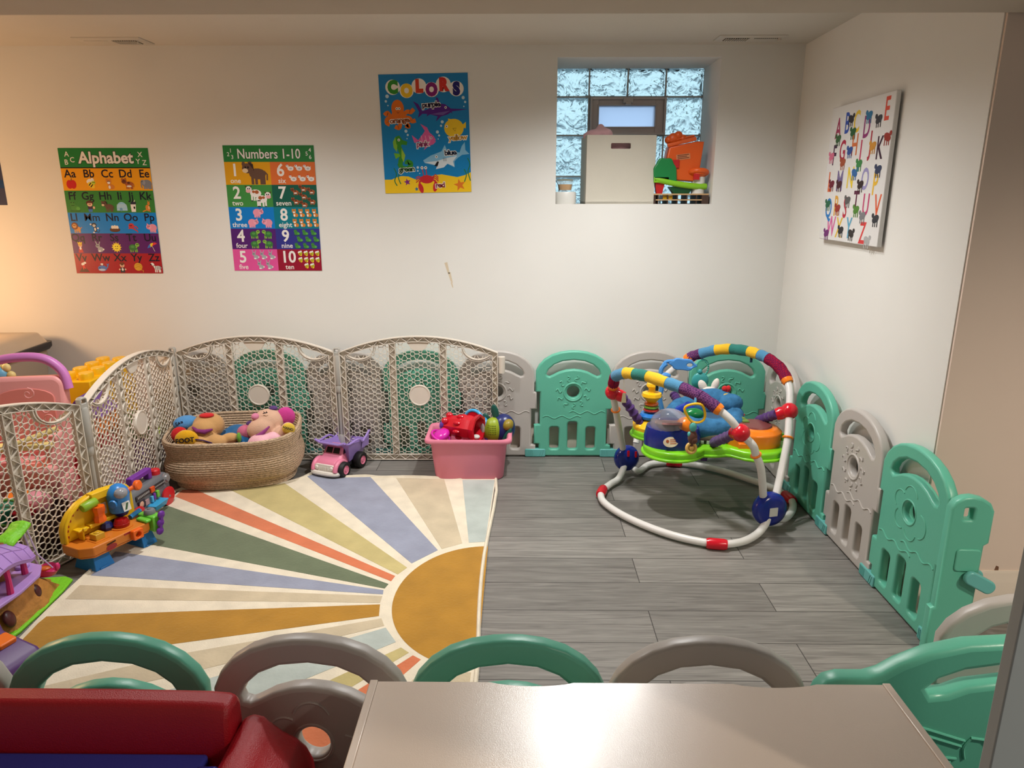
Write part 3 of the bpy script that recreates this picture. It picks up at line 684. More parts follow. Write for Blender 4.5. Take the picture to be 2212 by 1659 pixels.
IC = dict(
 apple=[('e', RD, -.17, -.05, .30, .40), ('e', RD, .17, -.05, .30, .40), ('l', BR, [(0, .25), (.08, .5)], .07)],
 bee=[('e', W_, -.18, .25, .26, .17, .6), ('e', W_, .15, .3, .16, .24), ('e', YE, -.0, -.12, .36, .24, -.7), ('l', K_, [(-.22, -.16), (.0, .1)], .09), ('l', K_, [(-.08, -.3), (.16, -.04)], .09), ('e', (190, 210, 60), .22, .1, .19, .17)]+eyes(.24, .12),
 cat=[('e', OR, .2, -.28, .26, .22), ('e', OR, -.05, .2, .26, .26), ('p', OR, [(-.3, .3), (-.28, .52), (-.1, .42)]), ('p', OR, [(.2, .3), (.18, .52), (0, .42)]), ('e', OR, .02, -.22, .2, .28), ('e', W_, -.05, .1, .14, .12), ('e', W_, -.02, -.3, .1, .16)]+eyes(-.05, .22),
 dog=quad((170, 90, 50), (120, 62, 38))+[('e', (90, 50, 36), .1, .08, .14, .1), ('e', W_, .12, -.22, .24, .08)],
 elephant=[('e', GY, .05, 0, .45, .38)]+legs(GY, (-.2, .0, .22, .38), -.48, 0, .15)+[('e', GY, -.32, .12, .22, .24), ('e', (150, 154, 164), -.22, .12, .15, .2), ('l', GY, [(-.44, .1), (-.5, -.2), (-.42, -.38)], .1)]+eyes(-.38, .2, .1, .03),
 frog=[('e', GR, .05, -.15, .4, .26), ('e', GR, -.15, .15, .26, .2), ('e', GR, -.28, .33, .1, .1), ('e', GR, -.02, .33, .1, .1), ('e', (92, 168, 74), .32, -.2, .2, .16), ('l', (40, 90, 40), [(-.45, -.42), (.5, -.42)], .06), ('l', (30, 70, 30), [(-.3, .1), (0, .08)], .04)]+eyes(-.15, .34, .26, .04),
 girl=[('p', BL, [(-.2, -.2), (.2, -.2), (.18, -.5), (-.18, -.5)]), ('p', (60, 40, 70), [(-.24, .0), (.24, .0), (.2, -.25), (-.2, -.25)]), ('e', (90, 50, 36), 0, .3, .34, .24), ('e', (236, 190, 160), 0, .18, .24, .2), ('p', (90, 50, 36), [(-.3, .3), (.3, .3), (.25, .45), (-.25, .45)]), ('e', (236, 190, 160), .36, -.12, .1, .12)]+eyes(0, .2),
 horse=quad((104, 76, 62), (104, 76, 62))+[('e', (222, 196, 160), -.42, .12, .13, .1), ('p', (60, 44, 38), [(-.3, .5), (-.05, .4), (-.02, .1), (-.14, .3)])],
 igloo=[('p', (150, 200, 230), [(-.5, -.4)]+[(.5*cos(pi-pi*k/10), -.15+.55*sin(pi-pi*k/10)) for k in range(11)]+[(.5, -.4)])]+[('l', W_, [(-.48, z), (.48, z)], .03) for z in (-.25, -.05, .12)]+[('e', (110, 160, 200), -.1, -.28, .14, .16)],
 juice=[('p', W_, [(-.22, -.5), (.18, -.5), (.24, .2), (-.26, .2)]), ('p', (40, 40, 60), [(-.26, .18), (.24, .18), (.3, .4), (-.2, .42)]), ('l', W_, [(.1, .4), (.2, .58)], .05), ('e', K_, .08, -.12, .08, .12)],
 kangaroo=[('l', OR, [(.15, -.25), (-.2, -.35), (-.5, -.48)], .1), ('e', OR, .02, -.15, .22, .3, .3), ('e', OR, .12, .25, .12, .14), ('p', OR, [(.05, .35), (.06, .58), (.14, .4)]), ('p', OR, [(.16, .35), (.24, .56), (.24, .36)]), ('l', OR, [(.05, -.3), (.25, -.48)], .1), ('e', (240, 190, 130), .12, -.12, .08, .16)],
 lion=legs((214, 150, 80), (-.18, .0, .18, .3), -.48, -.1, .11)+[('e', (214, 150, 80), .1, -.1, .3, .2), ('e', (130, 72, 40), -.15, .15, .32, .34), ('e', (220, 160, 90), -.17, .15, .2, .2), ('l', (214, 150, 80), [(.36, -.1), (.55, .05)], .05)]+eyes(-.17, .2),
 monkey=[('l', (40, 36, 44), [(.05, -.3), (.35, -.45), (.45, -.2)], .06), ('e', (44, 40, 50), .05, -.15, .16, .26), ('e', (44, 40, 50), -.02, .24, .24, .2), ('e', W_, -.02, .2, .15, .13), ('e', W_, .04, -.15, .09, .15), ('e', W_, -.32, .3, .08, .08), ('e', W_, .32, -.06, .08, .08), ('e', W_, -.1, -.44, .1, .06)]+eyes(-.02, .25),
 nest=[('e', (84, 52, 34), 0, -.2, .5, .22), ('e', (240, 226, 206), -.2, .02, .14, .18), ('e', (240, 226, 206), .03, .05, .14, .18), ('e', (240, 226, 206), .25, .02, .13, .17), ('p', (100, 62, 40), [(-.48, -.1), (.48, -.1), (.36, -.36), (-.36, -.36)])],
 octopus=[('e', (200, 60, 64), -.15, .15, .28, .26)]+[('l', (200, 60, 64), [(-.15, 0), (.1+.1*k, -.1-.08*k), (.2+.06*k, -.12-.11*k)], .1) for k in range(4)]+[('l', (200, 60, 64), [(-.1, .1), (.3, .1), (.45, -.1)], .1), ('l', (200, 60, 64), [(-.2, 0), (-.45, -.1)], .09)]+eyes(-.2, .18),
 pig=legs(PK, (-.1, .08, .25, .34), -.46, -.1, .12)+[('e', PK, .1, 0, .4, .34), ('e', (238, 164, 182), -.26, .06, .24, .22), ('e', (214, 120, 146), -.34, .0, .1, .08), ('p', PK, [(-.42, .22), (-.4, .42), (-.25, .28)])]+eyes(-.26, .14),
 queen=[('p', (196, 40, 50), [(-.24, -.5), (.24, -.5), (.12, .05), (-.12, .05)]), ('e', (236, 190, 160), 0, .18, .18, .18), ('e', (220, 170, 70), .0, .26, .2, .14), ('p', YE, [(-.2, .34), (.2, .34), (.22, .52), (.08, .42), (0, .54), (-.08, .42), (-.22, .52)]), ('e', W_, 0, -.1, .1, .14)],
 rabbit=[('e', (168, 168, 174), .12, -.2, .28, .24), ('e', (168, 168, 174), -.12, .12, .2, .18), ('p', (168, 168, 174), [(-.2, .2), (-.34, .56), (-.24, .56), (-.1, .25)]), ('p', (168, 168, 174), [(-.06, .22), (.1, .56), (.16, .5), (.04, .2)]), ('e', W_, .0, -.36, .14, .08), ('e', W_, .4, -.2, .08, .08)]+eyes(-.14, .15),
 sun=[('p', YE, [((.5 if k % 2 == 0 else .34)*cos(2*pi*k/24), (.5 if k % 2 == 0 else .34)*sin(2*pi*k/24)) for k in range(24)]), ('e', (250, 226, 70), 0, 0, .32, .32), ('l', K_, [(-.14, -.08), (0, -.16), (.14, -.08)], .04)]+eyes(0, .08, .2),
 turtle=legs((130, 176, 70), (-.3, -.1, .15, .3), -.46, -.15, .12)+[('e', (60, 120, 60), -.05, -.02, .4, .3), ('p', (60, 120, 60), [(-.45, -.18), (.35, -.18), (.3, -.05), (-.4, -.05)]), ('e', (140, 188, 76), .38, .22, .2, .18), ('l', (130, 176, 70), [(.25, -.05), (.36, .15)], .14), ('e', (84, 150, 76), -.08, .05, .2, .12)]+eyes(.4, .26, .12),
 umbrella=[('l', (220, 210, 200), [(.0, .1), (.2, -.4)], .04), ('p', (230, 60, 60), [(.0, .12), (.5, .35), (.3, .45), (.1, .42)]), ('p', YE, [(0, .12), (.12, .42), (-.08, .38), (-.2, .3), (-.15, 0)]), ('p', BL, [(-.14, .02), (-.2, .3), (-.38, .12), (-.48, -.1), (-.3, -.04)])],
 volcano=[('p', (92, 56, 44), [(-.5, -.45), (.5, -.45), (.12, .05), (-.12, .05)]), ('p', (224, 60, 50), [(-.12, .05), (.12, .05), (.2, -.2), (.05, -.05), (-.05, -.28), (-.1, -.1)]), ('e', W_, -.05, .3, .16, .14), ('e', W_, .15, .42, .14, .1), ('e', (224, 60, 50), 0, .1, .1, .12)],
 whale=[('e', (84, 120, 190), -.1, -.1, .44, .28), ('l', (84, 120, 190), [(.2, -.15), (.4, .0), (.44, .2)], .12), ('p', (84, 120, 190), [(.44, .15), (.3, .36), (.46, .3), (.6, .4), (.52, .15)]), ('e', (190, 200, 226), -.15, -.24, .34, .1), ('e', W_, -.1, .3, .14, .08), ('l', W_, [(-.1, .15), (-.1, .36)], .05)]+eyes(-.35, -.05, .0),
 boy=[('p', (60, 56, 60), [(-.22, -.5), (.22, -.5), (.2, -.02), (-.2, -.02)]), ('e', (236, 190, 160), 0, .2, .22, .22), ('e', (120, 62, 36), 0, .36, .24, .13), ('e', W_, 0, -.2, .1, .14), ('e', (236, 190, 160), -.28, -.2, .08, .08), ('e', (236, 190, 160), .28, -.2, .08, .08), ('l', (150, 40, 40), [(-.1, .1), (.1, .1)], .05)]+eyes(0, .22),
 yarn=[('e', (216, 160, 50), -.05, .05, .4, .38), ('l', (170, 116, 30), [(-.3, .2), (0, .3), (.28, .1)], .03), ('l', (170, 116, 30), [(-.35, -.05), (0, .08), (.3, -.1)], .03), ('l', (216, 160, 50), [(.2, -.25), (.4, -.3), (.36, -.48)], .05)],
 zebra=legs(W_, (-.1, .06, .26, .38), -.48, -.1, .1)+[('e', W_, .15, -.05, .34, .2), ('l', W_, [(-.1, .0), (-.3, .3)], .2), ('e', W_, -.34, .32, .16, .12)]+[('l', K_, [(x, -.22), (x+.04, .13)], .05) for x in (-.05, .1, .25, .4)]+[('l', K_, [(-.25, .1), (-.1, .22)], .05), ('e', K_, -.46, .28, .06, .06)],
 cow=legs(W_, (-.15, .02, .25, .38), -.48, -.1, .12)+[('e', W_, .12, .0, .38, .25), ('e', (170, 92, 50), .2, .08, .14, .12), ('e', (170, 92, 50), -.02, .1, .1, .09), ('e', W_, -.32, .26, .2, .2), ('e', (232, 170, 176), -.36, .14, .17, .11), ('p', (90, 50, 40), [(-.5, .36), (-.58, .5), (-.42, .44)]), ('p', (90, 50, 40), [(-.18, .36), (-.08, .5), (-.24, .44)])]+eyes(-.32, .3)+[('l', K_, [(-.2, -.48), (-.1, -.48)], .06), ('l', K_, [(.2, -.48), (.42, -.48)], .06)],
 hen=[('e', W_, .1, -.05, .36, .26), ('e', W_, -.28, .24, .16, .17), ('p', W_, [(.3, 0), (.48, .25), (.4, -.1)]), ('l', W_, [(-.25, .2), (-.12, 0)], .2), ('e', (214, 60, 50), -.28, .44, .08, .07), ('p', OR, [(-.42, .26), (-.52, .2), (-.42, .18)]), ('l', OR, [(.02, -.28), (.02, -.5)], .06), ('l', OR, [(.2, -.28), (.2, -.5)], .06), ('e', (190, 190, 200), .12, -.06, .16, .1)]+eyes(-.3, .28, 0))
IC['bunny'] = IC['rabbit']
SX = (1, 0, 0); UZ = (0, 0, 1); YP = YW-.0006
# alphabet chart
pw, ph = .468, .642
P = Print((-2.387, YP, 1.013), SX, UZ, pw, ph); P.base((72, 130, 58))
def fy(f): return ph*(1-f)
P.rect((38, 128, 60), 0, fy(.148), pw, ph, 1); P.rect(K_, 0, fy(.156), pw, fy(.148), 2)
for c, a, b in (((236, 160, 18), .156, .330), ((56, 132, 56), .330, .505), ((10, 130, 214), .505, .672), ((92, 26, 104), .672, .835), ((168, 28, 40), .835, 1.0)):
    P.rect(c, 0, fy(b), pw, fy(a), 1)
P.text(K_, 'Alphabet', pw*.52, fy(.078), .080, .062, 3, 0, .98); P.text(W_, 'Alphabet', pw*.52, fy(.078), .080, .030, 5, 0, .98)
for ch, x, y in (('A', .09, .048), ('B', .075, .11), ('C', .145, .092), ('X', .905, .052), ('Y', .875, .105), ('Z', .945, .115)): P.text(W_, ch, pw*x, fy(y), .036, .01, 3)
rows = [('Aa apple|Bb bee|Cc cat|Dd dog|Ee elephant', (.095, .305, .51, .715, .925), .200, .277), ('Ff frog|Gg girl|Hh horse|Ii igloo|Jj juice|Kk kangaroo', (.08, .255, .455, .615, .745, .905), .375, .455),
        ('Ll lion|Mm monkey|Nn nest|Oo octopus|Pp pig', (.065, .27, .50, .71, .92), .545, .625), ('Qq queen|Rr rabbit|Ss sun|Tt turtle|Uu umbrella', (.075, .29, .49, .685, .90), .708, .785), ('Vv volcano|Ww whale|Xx boy|Yy yarn|Zz zebra', (.08, .305, .525, .715, .915), .872, .950)]
for row, xs, ty, iy in rows:
    for it, x in zip(row.split('|'), xs):
        a, b = it.split(); P.text((18, 16, 40), a, pw*x, fy(ty), .056, .006 if a == 'Mm' else .016, 3); P.icon(IC[b], pw*x+(.006 if b != 'apple' else 0), fy(iy), .056, 3)
tag(P.build('alphabet_poster'), 'colour-striped alphabet chart poster headed Alphabet on the white wall', 'poster')
# numbers chart
pw, ph = .471, .640
P = Print((-1.531, YP, 1.028), SX, UZ, pw, ph); P.base((38, 128, 60)); P.rect((44, 126, 62), 0, fy(.128), pw, ph, 1)
P.text((24, 50, 30), 'Numbers 1-10', pw*.5, fy(.069), .068, .036, 3, 0, .82); P.text(W_, 'Numbers 1-10', pw*.5, fy(.069), .068, .012, 5, 0, .82)
for ch, x, y in (('1', .085, .042), ('2', .055, .07), ('3', .098, .092), ('4', .955, .038), ('5', .918, .066), ('6', .955, .092)): P.text(W_, ch, pw*x, fy(y), .028, .006, 3)
cells = [('1', 'one', (222, 160, 24), 0, 0), ('2', 'two', (66, 142, 68), 0, 1), ('3', 'three', (16, 124, 206), 0, 2), ('4', 'four', (84, 34, 112), 0, 3), ('5', 'five', (222, 84, 154), 0, 4),
         ('6', 'six', (220, 112, 54), 1, 0), ('7', 'seven', (24, 92, 76), 1, 1), ('8', 'eight', (16, 122, 140), 1, 2), ('9', 'nine', (54, 54, 138), 1, 3), ('10', 'ten', (150, 24, 50), 1, 4)]
ysp = [.128, .306, .482, .655, .823, 1.0]
for n, wd, c, cx, r in cells:
    x0, x1 = (0, pw*.505) if cx == 0 else (pw*.505, pw); y0, y1 = fy(ysp[r+1]), fy(ysp[r]); P.rect(c, x0, y0, x1, y1, 2)
    nx = x0+.052+(.006 if n == '10' else 0); h = y1-y0
    P.text(W_, n, nx, y0+h*.62, .086, .022, 4, 0, .95); P.text(W_, wd, nx+(.004 if cx else 0), y0+h*.17, .036, .010, 4)
def put(n, xs, k, r, c, fl=None):
    x0 = 0 if c == 0 else pw*.505; y0, y1 = fy(ysp[r+1]), fy(ysp[r])
    for i, (a, b) in enumerate(xs): P.icon(IC[n], x0+pw*.5*a, y0+(y1-y0)*b, k, 4, -1 if fl and fl[i] else 1)
put('horse', [(.66, .5)], .115, 0, 0); put('cow', [(.60, .62), (.80, .36)], .078, 1, 0, (0, 1)); put('pig', [(.66, .75), (.53, .28), (.84, .28)], .056, 2, 0, (1, 1, 0))
put('turtle', [(.53, .74), (.83, .74), (.53, .27), (.83, .27)], .052, 3, 0, (0, 1, 0, 1)); put('rabbit', [(.5, .72), (.68, .72), (.87, .72), (.6, .26), (.8, .26)], .048, 4, 0)
put('hen', [(.43, .73), (.62, .73), (.81, .73), (.48, .27), (.68, .27), (.87, .27)], .044, 0, 1); put('dog', [(.50, .70), (.68, .84), (.86, .72), (.68, .50), (.50, .27), (.68, .14), (.86, .27)], .036, 1, 1)
put('cat', [(.46, .73), (.61, .73), (.76, .73), (.91, .73), (.46, .27), (.61, .27), (.76, .27), (.91, .27)], .042, 2, 1); put('frog', [(.47, .82), (.66, .82), (.85, .82), (.53, .5), (.72, .5), (.9, .5), (.47, .18), (.66, .18), (.84, .18)], .034, 3, 1)
put('bee', [(.52, .80), (.65, .80), (.78, .80), (.91, .80), (.52, .50), (.65, .50), (.78, .50), (.91, .50), (.65, .22), (.78, .22)], .030, 4, 1)
tag(P.build('numbers_poster'), 'colour-block counting chart poster headed Numbers 1-10', 'poster')
# colours poster with sea animals
pw, ph = .449, .577
ang = radians(1.1)
P = Print((-.700, YP, 1.427), (cos(ang), 0, sin(ang)), (-sin(ang), 0, cos(ang)), pw, ph); P.base((20, 128, 190))
def X(px): return (px-111)/1115*pw
def Y(py): return (1585-py)/1478*ph
def pp(pts): return [(X(a), Y(b)) for a, b in pts]
P.rect((28, 124, 186), 0, ph*.62, pw, ph, 1)
P.poly((244, 200, 34), [(0, .001), (pw, .001), (pw, Y(1330))]+pp([(1150, 1365), (1050, 1390), (950, 1370), (850, 1350), (760, 1358), (600, 1410), (500, 1405), (420, 1370), (330, 1362), (260, 1380), (205, 1405)])+[(0, Y(1405))], 1)
for ch, x, y, r, c in (('C', 283, 262, 92, (52, 140, 48)), ('O', 455, 308, 88, (232, 190, 40)), ('L', 612, 255, 92, (206, 64, 40)), ('O', 768, 300, 90, (130, 28, 110)), ('R', 918, 242, 94, (206, 50, 44)), ('S', 1078, 295, 92, (34, 30, 110))):
    P.ell((238, 232, 224), X(x), Y(y), r/1115*pw, r/1478*ph, 2, 0, 28); P.text(c, ch, X(x), Y(y+6), .078, .085, 4, 0, .86)
DK = (24, 22, 40)
orc = (220, 112, 30)                              # octopus
P.ell(orc, X(330), Y(520), X(190), X(215), 3)
for arm in ([(300, 600), (240, 620), (200, 570), (160, 600)], [(300, 630), (200, 640), (180, 690), (220, 715)], [(340, 640), (350, 720), (330, 760), (285, 740)], [(370, 640), (430, 700), (460, 745), (415, 730)], [(370, 620), (450, 560), (490, 570), (535, 530)], [(370, 630), (470, 640), (500, 680), (550, 670)]):
    P.line(orc, [(a.x, a.y) for a in smooth_path([(X(p[0]), Y(p[1]), 0) for p in arm], 4)], .020, 3)
P.poly(orc, pp([(260, 560), (400, 560), (430, 650), (230, 650)]), 4)
for ex in (320, 350): P.ell(W_, X(ex), Y(522), .0065, .0065, 5); P.ell(K_, X(ex), Y(522), .003, .003, 6)
P.line(K_, pp([(318, 560), (332, 580), (348, 562)]), .002, 6)
puc = (82, 32, 130)                               # swordfish
P.poly(puc, pp([(1210, 548), (1000, 535), (930, 480), (870, 470), (840, 400), (815, 395), (830, 490), (700, 540), (640, 560), (590, 470), (528, 435), (580, 530), (600, 570), (580, 640), (640, 590), (700, 595), (690, 625), (735, 600), (830, 625), (805, 690), (870, 630), (960, 605), (1000, 580), (1020, 600), (1010, 570)]), 3)
P.poly((110, 84, 160), pp([(990, 560), (900, 612), (740, 600), (850, 580)]), 4); P.ell(W_, X(935), Y(520), .006, .006, 5); P.ell(K_, X(935), Y(520), .003, .003, 6)
yec = (236, 196, 40)                              # yellow fish
P.ell(yec, X(1030), Y(775), .050, .045, 3); P.poly(yec, pp([(1120, 750), (1185, 700), (1180, 780), (1130, 770)]), 3); P.poly(yec, pp([(960, 690), (960, 655), (1060, 680), (1080, 720)]), 3)
P.line((120, 90, 20), pp([(1015, 780), (1060, 775), (1045, 812), (1015, 780)]), .002, 5); P.ell(W_, X(938), Y(752), .007, .007, 5); P.ell(K_, X(938), Y(752), .003, .003, 6)
pkc = (214, 96, 158)                              # pink fish
P.poly(pkc, pp([(795, 920), (770, 870), (715, 820), (690, 760), (605, 712), (660, 800), (640, 830), (570, 915), (490, 850), (520, 950), (570, 930), (620, 960), (660, 990), (635, 1040), (700, 990), (760, 970), (795, 935), (770, 925)]), 3)
for k in range(3): P.line((236, 150, 190), pp([(610+50*k, 860), (620+50*k, 920), (610+50*k, 960)]), .004, 4)
P.ell(W_, X(735), Y(890), .006, .006, 5); P.ell(K_, X(735), Y(890), .003, .003, 6)
gnc = (58, 142, 44)                               # seahorse
P.line(gnc, [(a.x, a.y) for a in smooth_path([(X(p[0]), Y(p[1]), 0) for p in ((330, 890), (310, 960), (330, 1020), (350, 1090), (330, 1180), (330, 1240), (380, 1270), (440, 1255), (460, 1205), (420, 1185), (410, 1215))], 5)], .024, 3)
P.poly(gnc, pp([(280, 870), (330, 850), (370, 910), (430, 930), (420, 975), (360, 965), (330, 1000), (290, 960)]), 4); P.poly((110, 180, 50), pp([(250, 1070), (320, 1080), (330, 1110), (270, 1145)]), 5); P.poly((150, 190, 60), pp([(350, 1010), (395, 1100), (370, 1190), (345, 1130)]), 5)
P.poly((130, 186, 60), pp([(280, 870), (245, 930), (250, 1000), (290, 1060), (300, 960)]), 3); P.ell(W_, X(322), Y(908), .0065, .0065, 6); P.ell(K_, X(322), Y(908), .003, .003, 7)
blc = (130, 186, 220)                             # shark
P.poly(blc, pp([(620, 1170), (720, 1110), (860, 1060), (905, 980), (930, 1050), (1090, 1080), (1120, 1000), (1160, 950), (1165, 1050), (1215, 1100), (1120, 1110), (1060, 1150), (1020, 1190), (1020, 1265), (930, 1220), (880, 1265), (775, 1285), (800, 1240), (640, 1205)]), 3)
P.poly((214, 226, 234), pp([(640, 1195), (800, 1180), (900, 1150), (1060, 1120), (1000, 1190), (1018, 1255), (930, 1215), (880, 1262), (780, 1282), (815, 1190), (790, 1235)]), 4); P.poly(K_, pp([(760, 1240), (800, 1185), (822, 1190), (800, 1250)]), 5)
for k in range(3): P.line(DK, pp([(880+16*k, 1140), (885+16*k, 1185)]), .0015, 6)
P.ell(W_, X(792), Y(1127), .007, .007, 5); P.ell(K_, X(792), Y(1127), .003, .003, 6)
rdc = (200, 44, 50)                               # crab
P.ell(rdc, X(655), Y(1410), .036, .021, 3); P.ell(rdc, X(575), Y(1520), .012, .026, 3, .3); P.ell(rdc, X(762), Y(1505), .012, .026, 3, -.2); P.line(rdc, pp([(600, 1420), (560, 1440), (565, 1500)]), .010, 3); P.line(rdc, pp([(710, 1410), (760, 1430), (765, 1490)]), .010, 3)
for k in range(3): P.line(rdc, pp([(600, 1400), (550, 1370+24*k), (515, 1390+30*k)]), .005, 3); P.line(rdc, pp([(720, 1390), (770, 1350+26*k), (805, 1390+24*k)]), .005, 3)
for x, tx in ((600, 620), (648, 658)): P.line(rdc, pp([(x, 1265), (tx, 1370)]), .004, 3); P.ell(W_, X(x), Y(1262), .0075, .0075, 4); P.ell(K_, X(x), Y(1262), .003, .003, 5)
def star(c, x, y, r, a=0.2): P.poly(c, [(X(x)+(r if k % 2 == 0 else r*.42)*cos(a+pi/2+pi*k/5), Y(y)+(r if k % 2 == 0 else r*.42)*sin(a+pi/2+pi*k/5)) for k in range(10)], 3)
star((130, 44, 130), 402, 1440, .019); star((40, 110, 150), 518, 1532, .012); star((226, 122, 40), 1078, 1490, .032)
for x, ys in ((250, (1260, 1340, 1420, 1485)), (300, (1210, 1290, 1380, 1465)), (1200, (1150, 1230, 1320, 1440)), (1150, (1290, 1360, 1450))):
    P.line((40, 120, 70), [(a.x, a.y) for a in smooth_path([(X(x+(18 if i % 2 else -10)), Y(y), 0) for i, y in enumerate(ys)], 4)], .005, 3)
for x, y, r in ((207, 370, 22), (187, 430, 15), (210, 482, 9), (1160, 405, 20), (1183, 458, 14), (1165, 512, 8), (885, 695, 19), (868, 743, 14), (420, 800, 19), (440, 848, 13), (428, 893, 7), (818, 818, 19), (838, 862, 13), (825, 905, 7), (546, 1257, 16), (544, 1300, 11), (568, 1334, 7)): P.ell((190, 214, 226), X(x), Y(y), r/1115*pw, r/1115*pw, 3)
for t, x, y, c in (('orange', 345, 668, (150, 76, 30)), ('purple', 755, 482, (40, 24, 60)), ('pink', 620, 965, (150, 60, 110)), ('yellow', 1075, 895, (206, 150, 50)), ('green', 405, 1278, (30, 70, 30)), ('blue', 972, 1080, (20, 30, 60)), ('red', 825, 1490, (130, 30, 40))):
    P.text((240, 236, 230), t, X(x), Y(y), .036, .11, 7, .05); P.text(c, t, X(x), Y(y), .036, .030, 9, .05)
tag(P.build('colors_poster'), 'blue undersea poster headed COLORS with coloured fish, right of the charts', 'poster')
# sliver of a dark blue poster at the left frame edge
o = AY(16.5, 443, YW)
P = Print((o.x-.44, YP, o.z), SX, UZ, .44, .61); P.base((64, 66, 92)); P.poly((34, 66, 112), [(.44-.16, .10), (.44, .085), (.44, .125), (.44-.12, .16)], 1); P.ell(K_, .395, .17, .028, .075, 2); P.ell(W_, .393, .17, .020, .064, 3)
tag(P.build('dark_blue_poster'), 'slim edge of a dark blue poster at the left frame border', 'poster')

# canvas print of a letter alphabet on the right wall
cv = thing('canvas_print', 'white stretched canvas with painted coloured letters on the right wall', 'canvas', (1.384, 3.045, 1.228), radians(-1.33))
mb = MB(); cw, chh = .575, .560
mb.b2((-.018, -cw/2, 0), (.0, cw/2, chh)); mb.build('canvas', mat('canvas_white', (222, 220, 218), 0.85, .1, .3, 500), cv, bevel=.003)
P = Print((-.0182, cw/2, 0), (0, -1, 0), UZ, cw, chh, .0)
lay = [('A', .15, .83, (160, 50, 90)), ('B', .30, .855, (50, 80, 170)), ('C', .46, .85, (226, 190, 50)), ('D', .63, .80, (140, 50, 110)), ('E', .90, .89, (216, 80, 60)),
       ('F', .13, .635, (70, 40, 70)), ('G', .27, .66, (170, 40, 70)), ('H', .47, .69, (206, 110, 60)), ('I', .58, .64, (190, 50, 90)), ('J', .72, .69, (170, 40, 60)), ('K', .86, .645, (60, 30, 50)),
       ('L', .10, .435, (214, 100, 50)), ('M', .28, .44, (120, 106, 150)), ('N', .46, .46, (226, 196, 50)), ('O', .70, .445, (150, 144, 190)), ('P', .86, .41, (226, 180, 50)),
       ('Q', .13, .235, (40, 120, 190)), ('R', .27, .255, (216, 160, 60)), ('S', .43, .245, (180, 40, 60)), ('T', .60, .29, (90, 30, 60)), ('U', .76, .27, (190, 60, 110)), ('V', .93, .265, (216, 90, 50)),
       ('W', .21, .10, (206, 90, 150)), ('X', .36, .095, (220, 180, 60)), ('Y', .53, .10, (90, 160, 190)), ('Z', .76, .075, (206, 60, 60))]
pal = [(60, 100, 60), (50, 46, 50), (40, 90, 50), (40, 110, 150), (60, 60, 64), (210, 110, 140), (160, 80, 50), (50, 80, 150), (60, 130, 70), (200, 140, 50), (150, 50, 40), (110, 30, 50), (70, 30, 40), (50, 100, 160), (50, 34, 34), (50, 60, 90), (40, 100, 70), (150, 50, 40), (90, 90, 90), (80, 130, 50), (120, 120, 124), (50, 50, 56), (110, 40, 110), (40, 40, 44), (50, 46, 44), (170, 170, 170)]
off = [(.02, -.07), (.06, .03), (-.04, -.06), (.02, .08), (-.10, -.05), (-.05, 0), (.03, -.08), (-.07, -.03), (.0, -.08), (.04, -.02), (.09, .07), (.04, -.01), (.0, -.02), (.06, .04), (-.06, -.03), (.02, .10), (-.02, .04), (.03, -.01), (.03, .06), (.02, -.05), (-.03, -.07), (.0, -.08), (-.07, -.05), (.04, -.01), (.05, -.03), (.08, -.04)]
for (ch, x, y, c), q, (dx, dy) in zip(lay, pal, off):
    P.text(c, ch, x*cw, y*chh, .118, .018, 1, 0, .72)
    P.icon([('e', q, 0, 0, .45, .24, .3), ('e', q, -.38, .2, .17, .15)]+legs(q, (-.25, .0, .28), -.48, -.05, .10), (x+dx)*cw, (y+dy)*chh, .062, 3, 1 if dx < .05 else -1)
P.build('print', .6, cv)
# ------------------------------------------------------------------ things on the window sill
t = thing('storage_box', 'cream square storage box with a slot grip on the window sill', 'storage box', (.522, 3.99, WZ0), radians(2))
w, dpt, h = .36, .25, .345
mb = MB(Matrix.Rotation(pi/2, 4, 'X')); mb.mesh(plate([(-w/2, 0), (w/2, 0), (w/2, h), (-w/2, h)], [rrect(-.055, h-.068, .048, h-.040, .006)], .012, .001), T(0, 0, dpt/2-.006)); mb.M = Matrix.Identity(4)
mb.b2((-w/2, -dpt/2+.012, 0), (-w/2+.012, dpt/2, h)); mb.b2((w/2-.012, -dpt/2+.012, 0), (w/2, dpt/2, h)); mb.b2((-w/2, dpt/2-.012, 0), (w/2, dpt/2, h)); mb.b2((-w/2, -dpt/2, 0), (w/2, dpt/2, .012))
mb.build('box_body', mat('cream_board', (206, 200, 186), .8, .2, .2, 300), t)
mb = MB()
for c, r in (((.395, 3.955, 1.725), (.055, .05, .03)), ((.445, 3.95, 1.728), (.045, .05, .034)), ((.425, 3.96, 1.757), (.022, .022, .028)), ((.36, 3.96, 1.72), (.03, .03, .02)), ((.52, 3.95, 1.665), (.07, .045, .04)), ((.44, 3.96, 1.66), (.07, .06, .07))): mb.ell(c, r)
tag(mb.build('plush_blanket', fabric('pale_pink', (226, 178, 184)), remesh=.007), 'pale pink plush bundle poking over the rim of the cream box', 'plush')
t = thing('glass_cup', 'small amber filled glass cup with a lid, on the white dish', 'cup', (.240, 3.905, WZ0+.064))
mb = MB(); mb.lathe([(0, .0), (.036, .0), (.044, .055), (.041, .055), (.034, .006), (0, .006)]); mb.build('glass', clear('cup_glass', (220, 226, 222), .14), t)
mb = MB(); mb.lathe([(0, .007), (.033, .007), (.038, .036), (0, .036)]); mb.build('amber_filling', mat('amber', (206, 146, 44), .3), t)
mb = MB(); mb.lathe([(0, .056), (.044, .056), (.045, .060), (0, .064)]); mb.build('lid', mat('brass_lid', (170, 156, 110), .35, metal=.6), t)
